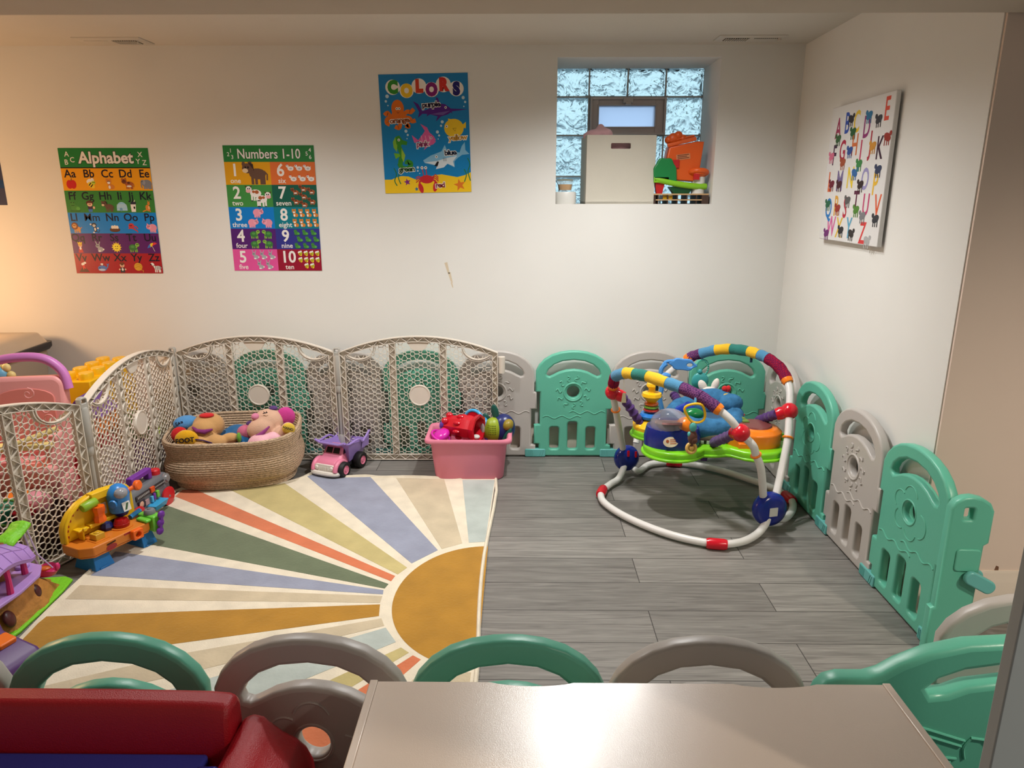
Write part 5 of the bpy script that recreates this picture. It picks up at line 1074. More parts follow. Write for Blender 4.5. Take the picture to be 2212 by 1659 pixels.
dr = MB(); dr.ell((.085, .018, .315), (.058, .055, .062)); dr.cyl((.085, .018, .225), (.085, .018, .315), .050, .056); dr.lathe([(0, 0), (.024, 0), (.020, .008), (0, .010)], (.032, -.01, .285), (-1, -.4, 0)); dr.build('drill_head', plastic('drill_blue', (40, 130, 206), .35), wbn)
mb = MB(); mb.b2((.06, .03, .15), (.11, .07, .30)); mb.cyl((.085, .01, .20), (.085, .01, .235), .03, .045); mb.build('drill_post', NV, wbn, bevel=.005)
mb = MB(); mb.ell((.075, -.022, .335), (.036, .03, .03)); mb.build('grey_bubble', mat('smoke_grey', (150, 150, 156), .2), wbn)
mb = MB(basis((.080, -.0405, .262), (1, 0, 0), (0, .25, .97))); mb.prism(rrect(-.02, -.026, .024, .024, .003), 0.002, .004); mb.m = 1; mb.prism([(-.012, -.018), (.0, -.018), (.018, .016), (.004, .016)], .004, .0045); mb.build('drill_sticker', [ink((220, 216, 210)), ink((60, 90, 60))], wbn)
mb = MB(); mb.cyl((.130, .0, .325), (.165, -.01, .335), .012); mb.lathe([(0, -.014), (.022, -.014), (.028, -.008), (.028, .008), (.022, .014), (0, .014)], (.182, -.014, .338), (.3, -1, .1)); mb.build('crank', plastic('bright_orange', (244, 104, 24)), wbn)
mb = MB(); mb.b2((.165, -.125, .085), (.225, .0, .175)); mb.b2((.13, -.115, .15), (.165, -.03, .168)); mb.build('vise', plastic('vise_green', (110, 196, 60), .35), wbn, bevel=.008)
mb = MB(); mb.lathe([(0, .175), (.030, .175), (.030, .190), (.024, .20), (.012, .202), (.010, .208), (0, .208)], (.195, -.065, 0)); mb.build('grey_bolt', plastic('bolt_grey', (120, 120, 124)), wbn)
mb = MB()
for dz in (-.04, 0, .04): mb.ell((.195+dz*.25, -.142, .135+dz*1.1), (.022, .012, .022))
mb.tube([(.185, -.142, .09), (.205, -.142, .18)], .012, 8); mb.build('purple_handle', plastic('handle_purple', (104, 40, 150), .3), wbn)
mb = MB(); mb.tube([(.13, .01, .165), (.20, .02, .175)], .014, 8); mb.build('blue_bar', plastic('bar_blue', (50, 140, 206)), wbn)
mb = MB(Matrix.Rotation(pi/2, 4, 'X')); mb.mesh(plate(rrect(.035, .095, .095, .150, .008), [circ(.065, .122, .016)], .03, .004), T(0, 0, .118)); mb.build('orange_loop', plastic('bright_orange', (244, 104, 24)), wbn)
mb = MB(basis((0, -.1062, .12), (1, 0, 0), (0, 0, 1))); mb.m = 0; mb.prism([(.00, .018), (.045, .018), (.045, .028), (.00, .028)], 0, .001); mb.m = 0; mb.prism([(-.075+.03*cos(a), -.008+.016*sin(a)) for a in [2*pi*k/16 for k in range(16)]], 0, .0008)
mb.m = 1; mb.prism([(-.10, .008), (-.05, .012), (-.05, .020), (-.10, .016)], .0008, .0014); mb.build('badge', [plastic('bench_red', (160, 40, 36)), ink((60, 30, 20))], wbn)

# ------------------------------------------------------------------ grey toy radio
GR1 = plastic('radio_grey', (110, 112, 118), .4)
rd = thing('toy_radio', 'grey toy radio with a purple handle and red wheels, behind the workbench', 'toy radio', (-1.724, 2.985, 0), radians(84)); rd.scale = (.8, .8, .8)
mb = MB(); mb.loft([[(x, y, z) for y, z in [(-.045, .02), (-.060, .03), (-.052, .165), (-.036, .190), (.040, .190), (.050, .175), (.050, .02)]] for x in (-.19, .19)]); mb.build('case', GR1, rd, bevel=.010, seg=3)
mb = MB(); mb.b2((-.09, -.02, .190), (-.06, .02, .235)); mb.b2((.06, -.02, .190), (.09, .02, .235)); mb.b2((-.09, -.02, .225), (.09, .02, .255)); mb.build('handle', plastic('radio_purple', (120, 50, 160), .35), rd, bevel=.006)
mb = MB(); mb.lathe([(0, .188), (.028, .188), (.028, .215), (.022, .222), (0, .222)], (.145, .0, 0)); mb.build('red_button', plastic('radio_red', (206, 34, 44), .3), rd)
for x in (-.145, .135):
    mb = MB(); mb.lathe([(0, .0), (.050, .0), (.056, .008), (.056, .016), (.046, .020)], (x, -.062, .060), (0, -1, 0), 32); mb.build('speaker_rim', plastic('radio_red', (206, 34, 44), .3), rd)
    mb = MB(); mb.lathe([(0, .021), (.006, .022), (.010, .018), (.044, .020), (.046, .014), (0, .014)], (x, -.062, .060), (0, -1, 0), 32); mb.build('speaker_cone', plastic('speaker_grey', (120, 118, 120)), rd)
mb = MB(); mb.lathe([(0, .01), (.018, .01), (.022, 0), (.030, 0), (.030, -.01), (0, -.01)], (.165, -.056, .160), (0, -1, .1), 24); mb.build('dial', mat('dial_silver', (170, 170, 174), .3, metal=.5), rd)
mb = MB(); mb.b2((-.13, -.060, .138), (.13, -.055, .166)); mb.m = 1
for k in range(9): mb.b2((-.115+.012*k, -.0605, .146), (-.110+.012*k, -.0598, .158)); mb.b2((.045+.010*k, -.0605, .148), (.049+.010*k, -.0598, .156))
mb.build('tuner_strip', [plastic('strip_dark', (44, 44, 50)), ink((206, 206, 206))], rd)
mb = MB(); mb.b2((-.005, -.068, .136), (.03, -.054, .168)); mb.build('orange_slider', plastic('slider_orange', (226, 84, 30)), rd, bevel=.002)
mb = MB(); mb.frus((.015, -.082, .040), (.10, .04), (.13, .06), .035); mb.build('blue_tray', plastic('tray_blue', (60, 160, 210)), rd, bevel=.003)
mb = MB(); mb.b2((-.12, -.064, .085), (-.065, -.058, .130)); mb.m = 1; mb.ell((-.095, -.064, .108), (.018, .003, .018)); mb.m = 2; mb.b2((-.06, -.064, .085), (-.03, -.058, .115)); mb.build('sticker', [ink((60, 50, 60)), ink((226, 176, 150)), ink((190, 150, 150))], rd)
mb = MB(); mb.b2((-.01, -.07, .08), (.008, -.056, .118)); mb.build('blue_key', plastic('key_blue', (90, 180, 220)), rd, bevel=.003); mb = MB(); mb.b2((.012, -.07, .09), (.030, -.056, .126)); mb.build('purple_key', plastic('radio_purple', (120, 50, 160)), rd, bevel=.003); mb = MB(); mb.b2((.040, -.072, .09), (.062, -.056, .130)); mb.build('green_key', plastic('key_green', (120, 200, 70)), rd, bevel=.003)

# ------------------------------------------------------------------ treehouse playset
th = thing('treehouse_playset', 'brown tree stump playset with lilac deck and pink swing boat, left of the rug', 'toy playset', (-1.775, 2.195, 0), radians(93)); th.scale = (.88, .82, .82)
BARK = mat('bark_plastic', (182, 124, 58), .5, .4, 1.0, 60, .22, 26); LD = plastic('deck_lilac', (176, 136, 206), .42); HP = plastic('hot_pink_plastic', (206, 42, 110), .35); LG = mat('leaf_plastic', (126, 206, 40), .5, .4, 1.0, 60)
mb = MB(); base_ = [(-.26, -.02), (-.25, -.085), (-.15, -.115), (.0, -.118), (.13, -.115), (.22, -.105), (.245, -.06), (.235, .03), (.15, .09), (-.2, .09)]
mb.prism([(x*1.03, y*1.06) for x, y in base_], 0, .014); mb.build('grass_rim', LG, th, bevel=.005)
mb = MB(); n = 48; rings = []
for z, k, ax in ((.012, 1.0, 0), (.03, .93, 0), (.06, .80, .0), (.10, .66, 0), (.145, .56, .0)):
    row = []
    for j in range(n):
        a = 2*pi*j/n; c_, s_ = cos(a), sin(a); rr_ = 1+.055*sin(9*a+1)*(1-.3*z/.145)+.03*sin(17*a)
        ex = .235 if z < .05 else .235-.03*(z-.05)/.1; row.append((-.02+ex*(k**(.55 if c_ < 0 else 1.25))*c_*rr_, -.015+.10*(k**.7)*s_*rr_, z))
    rings.append(row)
mb.loft(rings); mb.build('stump', BARK, th, ang=60)
for x, z, s in ((.02, .085, 1.0), (-.155, .07, 1.25)):
    mb = MB(); mb.ell((x, -.0905+.10*(z-.07), z), (.022*s, .014, .030*s), (-.35, 0, 0)); mb.build('window_hole', plastic('hole_maroon', (74, 20, 22)), th)
mb = MB(); mb.prism([(-.26, -.09), (-.10, -.115), (.03, -.110), (.105, -.07), (.13, .0), (.10, .06), (-.26, .07)], .145, .160); mb.tube([(.09, -.02, .160), (.115, .0, .17)], .01); mb.lathe([(0, .160), (.028, .160), (.028, .175), (.020, .178), (.018, .19), (0, .19)], (.085, .0, 0)); mb.build('deck', LD, th, bevel=.004)
for x, y in ((-.115, -.085), (.035, -.045), (-.045, .045), (-.22, .045)): MB().tube([(x, y, .16), (x*.98, y, .225), (x*.95, y*.92, .275)], [.013, .010, .012], 8).build('roof_post', HP, th)
mb = MB(); rings = []
for k in range(13):
    x = -.30+.36*k/12; zc = .285+.045*sin(pi*min(1, max(0, k/12*1.1)))-.02*(k/12)
    rings.append([(x, -.115+.03*(k/12), zc-.035), (x, -.06, zc+.01), (x, .0, zc+.035), (x, .065, zc+.005), (x, .065, zc-.006), (x, .0, zc+.022), (x, -.06, zc-.002), (x, -.112+.03*(k/12), zc-.050)])
mb.loft(rings)
for k in range(1, 12, 2): r = rings[k]; mb.tube([Vector(p)+Vector((0, 0, .0015)) for p in r[:4]], .002, 5)
for q in range(4): mb.tube([Vector(r[q])+Vector((0, 0, .001)) for r in rings], .002, 5)
mb.build('roof', LD, th, ang=50)
mb = MB(); mb.tube([(.0, .03, .15), (.005, .035, .21), (.02, .03, .26), (.045, .03, .30)], [.036, .030, .026, .03], 12); mb.build('trunk', BARK, th)
mb = MB(); rings = []
for k in range(9):
    u = k/8; rings.append([(.02+.13*u, -.03+.01*sin(5*u), .295+.045*u+.008*sin(9*u)), (.02+.13*u, .0, .312+.05*u), (.02+.13*u, .06, .308+.04*u+.01*sin(7*u)), (.02+.13*u, .062, .294+.04*u), (.02+.13*u, .0, .29+.04*u), (.02+.13*u, -.03, .286+.04*u)])
mb.loft(rings); mb.build('leaf_canopy', LG, th, sub=1)
mb = MB(); rings = []
for z, k in ((.072, .35), (.080, .8), (.095, 1.0), (.108, 1.08), (.108, 1.0), (.092, .8), (.084, .3)): rings.append([(.160+.036*k*cos(2*pi*j/20), -.045+.050*k*sin(2*pi*j/20), z+(.010*cos(2*pi*j/10) if k > 1.0 else 0)) for j in range(20)])
mb.loft(rings); mb.ell((.160, -.098, .118), (.012, .010, .018)); mb.build('swing_boat', HP, th, ang=50)
mb = MB(); mb.tube([(.165, -.02, .105), (.155, .0, .18), (.14, .015, .335)], .004, 6); mb.tube([(.17, -.07, .105), (.160, -.02, .18), (.145, .0, .335)], .003, 6); mb.build('swing_rope', plastic('rope_lilac', (190, 170, 206)), th)
mb = MB(); mb.ell((.158, -.04, .110), (.020, .028, .010)); mb.build('seat_cushion', plastic('cushion_orange', (200, 96, 30)), th)
# ------------------------------------------------------------------ purple activity console, lower left
cs = thing('activity_console', 'purple toy console with orange buttons and a teal knob, lower left', 'toy console', (-1.624, 1.843, 0), radians(72))
PU = plastic('console_purple', (82, 46, 108), .45); ORB = plastic('button_orange', (240, 116, 26), .35); TL = plastic('knob_teal', (14, 130, 124), .25)
mb = MB(); mb.loft([[(x, -.15, 0), (x, .12, 0), (x, .12, .155), (x, .02, .150), (x, .005, .112), (x, -.13, .088), (x, -.15, .07)] for x in (-.20, .085)]); mb.build('case', PU, cs, bevel=.012, seg=3)
mb = MB(); mb.prism(rrect(-.12, .03, -.02, .11, .01), .146, .168); mb.build('big_button', ORB, cs, bevel=.005)
mb = MB(); mb.M = T(.04, -.045, .104) @ Matrix.Rotation(.17, 4, 'X'); mb.prism(rrect(-.028, -.025, .028, .025, .007), -.004, .014); mb.build('small_button', ORB, cs, bevel=.004)
mb = MB(); mb.M = T(-.06, -.09, .096) @ Matrix.Rotation(.17, 4, 'X'); mb.lathe([(0, 0), (.034, 0), (.034, .005), (.022, .006), (0, .006)]); mb.lathe([(0, -.012), (.022, -.012), (.022, .012), (0, .012)], (0, 0, .022), (1, -.4, 0)); mb.build('knob', TL, cs)
mb = MB(basis((-.035, .0105, .131), (1, 0, 0), (0, .35, .94))); mb.prism(rrect(-.055, -.014, .055, .014, .004), 0.002, .004); mb.m = 1
for k in range(4): mb.prism(circ(-.035+.014*(k % 2), -.005+.011*(k//2), .005, 10), .004, .0046)
mb.m = 2; mb.prism(circ(.025, .0, .011, 14), .004, .0046); mb.build('sticker', [ink((190, 186, 160)), ink((60, 50, 20)), ink((220, 150, 140))], cs)
mb = MB()
for x0_, y in ((-.02, -.10), (.02, -.005), (-.10, -.12)): mb.box((x0_+.03, y, .096+(y+.06)*.17), (.06, .004, .004))
mb.build('groove', plastic('groove', (34, 18, 48)), cs)

# ------------------------------------------------------------------ things behind the left mesh gates
tt = thing('storage_tote', 'grey storage tote with a translucent lid and black rim, against the back wall far left', 'storage tote', (-2.83, 3.50, 0), radians(4))
mb = MB(); mb.loft([rr3(.50, .42, .05, 0), rr3(.58, .50, .05, .62), rr3(.56, .48, .05, .62), rr3(.48, .40, .05, .02)]); mb.build('body', plastic('tote_grey', (168, 158, 144), .45), tt)
mb = MB(); mb.loft([rr3(.60, .52, .05, .615), rr3(.62, .54, .05, .63), rr3(.62, .54, .05, .655), rr3(.58, .50, .05, .655)]); mb.build('rim', plastic('tote_black', (34, 36, 44), .4), tt)
mb = MB(); mb.loft([rr3(.59, .51, .05, .655), rr3(.54, .46, .05, .705), rr3(.30, .24, .04, .712)]); mb.build('lid', plastic('tote_lid', (196, 176, 152), .3), tt, ang=60)
mb = MB(); mb.b2((-.11, -.274, .49), (.11, -.258, .57)); mb.m = 1; mb.mesh(text_mesh('TOTE', .02), basis((.0, -.2746, .50), (1, 0, 0), (0, 0, 1)) @ Matrix.Diagonal((.03, .022, 1, 1))) if False else None
mb.b2((-.07, -.2755, .498), (.07, -.274, .506)); mb.ell((-.09, -.274, .55), (.006, .002, .006)); mb.ell((.09, -.274, .55), (.006, .002, .006)); mb.build('label_plate', [plastic('tote_black', (34, 36, 44)), ink((170, 166, 160))], tt)
mb = MB(); mb.box((.0, 0, .006), (.19, .035, .012), (0, 0, -.35)); tag(mb.build('purple_marker_case', plastic('case_plum', (84, 44, 64)), loc=(-2.74, 3.50, .7125)), 'thin plum coloured case lying on the grey tote lid', 'case')
PP = plastic('walker_pink', (236, 162, 160), .42); PL = plastic('walker_lilac', (206, 126, 196), .4); CY = plastic('cream_yellow', (232, 214, 140), .45)
wk = thing('doll_highchair', 'pink toy high chair with a lilac arched handle behind the nearest mesh gate', 'toy chair', (-2.125, 2.89, 0), radians(12))
mb = MB(Matrix.Rotation(pi/2-.12, 4, 'X')); mb.mesh(plate(rrect(-.155, .30, .155, .665, .05, 6), [], .07, .018)); mb.build('seat_back', PP, wk)
mb = MB(Matrix.Rotation(pi/2-.12, 4, 'X')); mb.mesh(plate([(-.115, .33), (.115, .33), (.115, .57)]+[(.115*cos(radians(a)), .57+.045*sin(radians(a))) for a in range(15, 180, 15)]+[(-.115, .57)], [], .010, .003), T(0, 0, .036)); mb.build('back_recess', plastic('walker_salmon', (222, 134, 124), .45), wk)
mb = MB()
for cx, cz in ((-.10, .632), (.085, .632)): mb.tube([(cx+(.004+.0017*k)*cos(k*.6), -.128+(cz-.632)*.12, cz+(.004+.0017*k)*sin(k*.6)) for k in range(14)], .003, 5)
for k in range(3): mb.torus((.135, -.112+.01*k, .56-.045*k), .016, .003, (0, -1, .1))
for k in range(4): mb.torus((.01, -.112, .50), .018+.017*k, .0022, (0, -1, .1))
mb.M = T(0, .035, 0); mb.build('embossed_swirls', PP, wk)
mb = MB(); mb.tube(smooth_path([(-.175, .06, .58), (-.165, .07, .66), (-.12, .075, .725), (-.02, .075, .745), (.08, .075, .735), (.145, .07, .68), (.165, .06, .60)], 5), [.02]*31, 10); mb.build('handle', PL, wk)
mb = MB(); mb.frus((0, -.04, .22), (.26, .24), (.30, .26), .10); mb.b2((-.15, -.14, .30), (-.11, .0, .44)); mb.b2((.11, -.14, .30), (.15, .0, .44)); mb.build('seat', PP, wk, bevel=.02, seg=3)
mb = MB(); mb.b2((-.15, -.17, .40), (.15, -.12, .425)); mb.tube([(.02, -.17, .43), (.17, -.12, .475)], .013, 8); mb.ell((-.13, -.15, .45), (.018, .018, .03)); mb.build('yellow_bar', CY, wk, bevel=.004)
for x in (-.11, .11): mb = MB(); mb.frus((x, .0, 0), (.07, .20), (.06, .14), .24); mb.build('leg', PP, wk, bevel=.01)
mb = MB(); mb.ell((0, 0, 0), (.03, .018, .03)); fl = thing('flower_toy', 'blue flower toy with cream petals at the left frame edge', 'toy', (G(6, 812, .63).x, G(6, 812, .63).y, 0))
mb = MB(); mb.tube([(0, 0, 0), (0, .0, .3), (.0, 0, .61)], .010, 8); mb.lathe([(0, 0), (.06, 0), (.05, .02), (0, .03)]); mb.build('stem', plastic('stem_blue', (70, 130, 170)), fl)
mb = MB(); mb.ell((0, -.01, .64), (.035, .03, .035)); mb.ell((0, -.01, .595), (.026, .022, .026)); mb.build('centre', plastic('flower_blue', (110, 180, 214)), fl)
mb = MB()
for k in range(7): a = 2*pi*k/7; mb.ell((.045*cos(a), -.008, .635+.045*sin(a)), (.020, .016, .020), None, 12, 8)
mb.build('petals', CY, fl)
yb = thing('brick_bin', 'big yellow toy brick with round studs behind the sideways mesh gate', 'toy brick', (-2.16, 3.49, 0), radians(3)); yb.scale = (.78, 1, 1)
YLB = plastic('brick_yellow', (244, 190, 16), .35)
mb = MB(); mb.b2((-.11, -.22, .40), (.11, .22, .555)); mb.build('lid_brick', YLB, yb, bevel=.006)
mb = MB(); mb.b2((-.105, -.215, 0), (.105, .215, .395)); mb.build('body_brick', YLB, yb, bevel=.006)
for i in range(2):
    for j in range(4): mb = MB(); mb.lathe([(0, .553), (.040, .553), (.040, .583), (.037, .587), (0, .587)], (-.055+.11*i, -.165+.11*j, 0)); mb.build('stud', YLB, yb)
def clutter(name, label, cat, loc, parts, group='toys behind the mesh gates', rz=0.0):
    t = thing(name, label, cat, loc, rz, group)
    for pn, m, fn in parts: b = MB(); fn(b); b.build(pn, m, t, bevel=.004 if pn.endswith(('box', 'block')) else 0, remesh=.008 if pn == 'plush_body' else 0)
    return t
CL = [plastic('c_red', (176, 24, 40)), plastic('c_purple', (110, 70, 150)), plastic('c_white', (222, 216, 210)), fabric('c_pink', (226, 150, 164)), plastic('c_green', (84, 140, 50)), plastic('c_orange', (230, 120, 30)), plastic('c_dark', (60, 44, 44)), plastic('c_lime', (170, 190, 50)), plastic('c_teal', (40, 120, 100)), plastic('c_brown', (110, 70, 44))]
clutter('toy_house', 'orange toy house with a purple roof behind the sideways mesh gate', 'toy', (-2.02, 3.18, 0), [('wall_box', CL[5], lambda b: b.b2((-.08, -.09, .24), (.08, .09, .43))), ('base_box', CL[0], lambda b: b.b2((-.08, -.09, 0), (.08, .09, .235))), ('roof', CL[1], lambda b: b.loft([[(-.09, y, .43), (0, y, .53), (.09, y, .43)] for y in (-.10, .10)])), ('door', CL[6], lambda b: b.b2((.079, -.03, .24), (.083, .03, .34)))], rz=.1)
clutter('plush_bear', 'white and pink plush doll leaning by the sideways mesh gate', 'plush toy', (-1.875, 3.02, 0), [('plush_body', fabric('c_whiteplush', (220, 212, 208)), lambda b: (b.ell((0, 0, .30), (.055, .06, .06)), b.ell((0, 0, .14), (.06, .07, .14)), b.ell((0, -.06, .22), (.025, .03, .06)), b.ell((0, .06, .22), (.025, .03, .06)))), ('pink_skirt', CL[3], lambda b: b.lathe([(.05, .24), (.065, .16), (.08, .08), (.07, .085), (.04, .2)], (0, 0, 0))), ('red_hat', CL[0], lambda b: b.ell((0, 0, .345), (.05, .055, .035)))])
clutter('green_ball', 'green and lime toy frog ball behind the round plate of the sideways gate', 'toy', (-1.905, 3.45, 0), [('ball', CL[4], lambda b: b.ell((0, -.12, .32), .075)), ('lime_cap', CL[7], lambda b: b.ell((.03, -.05, .26), (.05, .06, .07))), ('pedestal', CL[1], lambda b: b.lathe([(0, 0), (.075, 0), (.045, .10), (.04, .25), (0, .25)], (0, -.10, 0)))])
clutter('purple_bin', 'dark purple toy tub on the floor behind the radio', 'toy tub', (-1.93, 3.54, 0), [('tub', CL[1], lambda b: b.loft([rr3(.10, .20, .03, 0), rr3(.13, .26, .04, .16), rr3(.115, .245, .04, .16), rr3(.09, .19, .03, .02)])), ('silver_toy', mat('c_silver', (170, 172, 180), .3, metal=.5), lambda b: b.ell((0, .05, .15), (.04, .06, .05))), ('pink_toy', CL[3], lambda b: b.ell((0, -.06, .15), (.045, .05, .05)))])
clutter('dark_crate', 'dark brown crate of small toys behind the nearest mesh gate', 'toy crate', (-2.02, 2.60, 0), [('crate_box', CL[6], lambda b: b.loft([rr3(.20, .26, .02, 0), rr3(.24, .30, .02, .20), rr3(.22, .28, .02, .20), rr3(.18, .24, .02, .02)])), ('pink_ball', CL[3], lambda b: b.ell((.03, .07, .20), .055)), ('teal_cup', CL[8], lambda b: b.cyl((-.03, -.05, .12), (.0, -.05, .24), .04, .05)), ('orange_block', CL[5], lambda b: b.box((-.05, .05, .21), (.07, .07, .07), (.3, .2, .5))), ('green_hoop', CL[4], lambda b: b.torus((.04, -.06, .22), .05, .006, (.6, -.6, .4))), ('red_block', CL[0], lambda b: b.box((.06, -.01, .20), (.05, .06, .05), (.5, .1, .2))), ('lime_piece', CL[7], lambda b: b.ell((-.02, .0, .21), (.04, .03, .03)))], rz=-.3)
clutter('orange_truck', 'orange and black toy vehicle behind the nearest gate at the frame edge', 'toy', (-2.25, 2.44, 0), [('body_box', CL[5], lambda b: (b.b2((-.06, -.12, .26), (.06, .10, .33)), b.b2((-.05, -.02, .33), (.05, .09, .39)))), ('plinth_box', CL[6], lambda b: b.b2((-.07, -.13, 0), (.07, .12, .235))), ('wheel', CL[6], lambda b: (b.cyl((.05, -.07, .26), (.075, -.07, .26), .03), b.cyl((.05, .06, .26), (.075, .06, .26), .03))), ('stripe', plastic('brick_yellow', (244, 190, 16)), lambda b: b.b2((.0605, -.12, .29), (.062, .10, .305)))])
clutter('pink_doll', 'small pink doll in a white bonnet low behind the nearest mesh gate', 'doll', (-1.850, 2.77, 0), [('plush_body', CL[3], lambda b: (b.ell((0, 0, .07), (.05, .055, .07)), b.ell((0, .0, .165), (.04, .042, .045)), b.ell((.03, .04, .05), (.03, .03, .03)))), ('bonnet', CL[2], lambda b: b.torus((.0, 0, .17), .042, .012, (.8, 0, .4))), ('eye', CL[6], lambda b: (b.ell((.036, -.012, .175), .006), b.ell((.036, .014, .175), .006)))])
clutter('brown_blocks', 'stack of brown and yellow toy blocks behind the treehouse playset', 'toy blocks', (-2.08, 2.22, 0), [('brown_block', CL[9], lambda b: b.b2((-.08, -.10, 0), (.08, .10, .14))), ('dark_block', CL[6], lambda b: b.b2((-.07, -.08, .142), (.07, .07, .26))), ('yellow_block', CL[7], lambda b: b.b2((-.05, -.04, .262), (.04, .05, .30))), ('red_ring', CL[0], lambda b: b.torus((.085, .0, .20), .03, .008, (1, 0, 0)))])
# ------------------------------------------------------------------ baby jumper
JW = mat('tube_white', (224, 220, 216), .3, .5); JR = plastic('jumper_red', (206, 20, 40), .22); JB = plastic('jumper_blue', (22, 40, 130), .2); JO = plastic('jumper_orange', (244, 130, 24), .3); JL = plastic('jumper_lime', (126, 206, 30), .3)
JY = plastic('jumper_yellow', (246, 190, 20), .35); JP = fabric('strap_purple', (84, 54, 112)); JC = mat('seat_blue_print', (58, 112, 154), .9, .15, 1.0, 45, .30, 28)
def check(n, a, b, s=130):
    if n in MATS: return MATS[n]
    m = mat(n, a, .9, .15, .3, 200); q = m.node_tree.nodes; L = m.node_tree.links
    ck = q.new('ShaderNodeTexChecker'); ck.inputs['Scale'].default_value = s; ck.inputs['Color1'].default_value = rgb(*a); ck.inputs['Color2'].default_value = rgb(*b)
    t = q.new('ShaderNodeTexCoord'); L.new(t.outputs['Object'], ck.inputs[0]); L.new(ck.outputs[0], q['Principled BSDF'].inputs['Base Color']); return m
CV = [check('cover_maroon', (150, 24, 50), (104, 20, 60)), fabric('cover_blue', (78, 136, 172)), fabric('cover_yellow', (226, 180, 44)), fabric('cover_green', (44, 118, 108)), check('cover_plum', (116, 66, 110), (74, 40, 84))]
BASE = Vector((.84, 3.14, 0))
jm = thing('baby_jumper', 'baby jumper with white tube frame, patchwork arches and a blue seat, right of the rug', 'baby jumper', tuple(BASE))
MJ = T(*(-BASE))
L0 = Vector((.559, 3.474, .10)); R0 = Vector((1.091, 2.860, .10)); uu = (R0-L0).normalized(); nn = Vector((uu.y, -uu.x, 0)); SPAN = (R0-L0).length
def onplane(px, phi):
    m = nn*sin(phi)+Vector((0, 0, 1))*cos(phi); N = uu.cross(m); d = _ray(*px); return _C+d*((L0-_C).dot(N)/d.dot(N))
fr_px = [(1347, 976), (1330, 885), (1324, 847), (1325, 831), (1330, 813), (1352, 806), (1371, 808), (1399, 813), (1441, 827), (1473, 838), (1513, 857), (1548, 881), (1578, 907), (1600, 935), (1626, 962), (1633, 983), (1644, 1014), (1649, 1076)]
bk_px = [(1374, 957), (1384, 919), (1414, 841), (1448, 803), (1489, 773), (1514, 764), (1547, 756), (1580, 754), (1617, 759), (1639, 766), (1658, 774), (1683, 793), (1699, 819), (1706, 847), (1705, 888), (1702, 945), (1690, 1007), (1672, 1088)]
fr = smooth_path([onplane(p, radians(27)) for p in fr_px], 4); bkp = smooth_path([onplane(p, radians(-29)) for p in bk_px], 4)
def seg_of(path, i0, i1): return path[i0*4:i1*4+1]
for nm, path, c0, c1 in (('front', fr, 3, 11), ('back', bkp, 4, 12)):
    mb = MB(MJ); mb.tube(seg_of(path, 0, c0), .0165, 14); mb.build('leg', JW, jm)
    mb = MB(MJ); mb.tube(seg_of(path, c1, 17), .0165, 14); mb.build('leg', JW, jm)
    for c, dr_ in ((c0, 1), (c1, -1)):
        a = Vector(path[c*4]); b = Vector(path[c*4+dr_*3]); mb = MB(MJ); mb.lathe([(.0, -.022), (.022, -.022), (.026, -.010), (.026, .018), (.022, .022), (0, .022)], a, b-a, 20); mb.build('orange_cuff', JO, jm)
    mb = MB(MJ); colr = [0, 1, 2, 3, 2, 1, 4, 4] if nm == 'front' else [4, 1, 2, 3, 2, 1, 0, 0]
    if nm == 'back': colr = [4, 1, 2, 3, 2, 1, 0, 0]
    for k in range(8):
        mb.m = colr[k]; pts = seg_of(path, c0+k, c0+k+1); r = .0262; mb.tube(pts, [r*(1+.06*sin(i*2.1+k)) for i in range(len(pts))], 14)
    mb.build('padded_cover', CV, jm)
    for c in ((2, 13) if nm == 'front' else (14,)):
        p = Vector(path[c*4]); dn = (BASE+Vector((0, 0, .35))-p).normalized()
        mb = MB(MJ); mb.ell(p, (.038, .038, .038)); q = p+dn*.038; mb.lathe([(0, -.02), (.026, -.02), (.030, .0), (.026, .020), (0, .022)], q, dn, 16); mb.build('red_joint', JR, jm)
    for c in ((1, 15) if nm == 'front' else (15,)):
        i = c*4; a = Vector(path[i]); mb = MB(MJ); mb.torus(a, .019, .005, Vector(path[i+2])-a); mb.build('orange_ring', JO, jm)
# hub discs
for c, sg, hs_ in ((L0, 1, 1.0), (R0, -1, 1.14)):
    ax = (uu*1.0+nn*.35*sg).normalized() if sg > 0 else (uu*.9+nn*.45).normalized()
    mb = MB(MJ); mb.lathe([(0, -.032), (.045*hs_, -.032), (.062*hs_, -.024), (.068*hs_, -.008), (.068*hs_, .008), (.062*hs_, .024), (.045*hs_, .032), (0, .032)], c, ax, 36); mb.build('hub_disc', JB, jm, ang=50)
    fc = c-ax*.033 if sg < 0 else c+nn*.0
    if sg < 0:
        mb = MB(MJ @ basis(c+ax*.0332, (-ax.y, ax.x, 0), (0, 0, 1), ax)); mb.prism(rrect(-.02, -.022, .02, .018, .002), 0, .001); mb.build('label', ink((206, 206, 200)), jm)
    else:
        for k in (0, 1): mb = MB(MJ @ basis(c+ax*.032, (-ax.y, ax.x, 0), (0, 0, 1), ax)); mb.prism(rrect(-.006+.045*k-.01, .02-.01*k, .006+.045*k-.01, .052-.01*k, .003), 0, .004); mb.build('red_button', JR, jm)
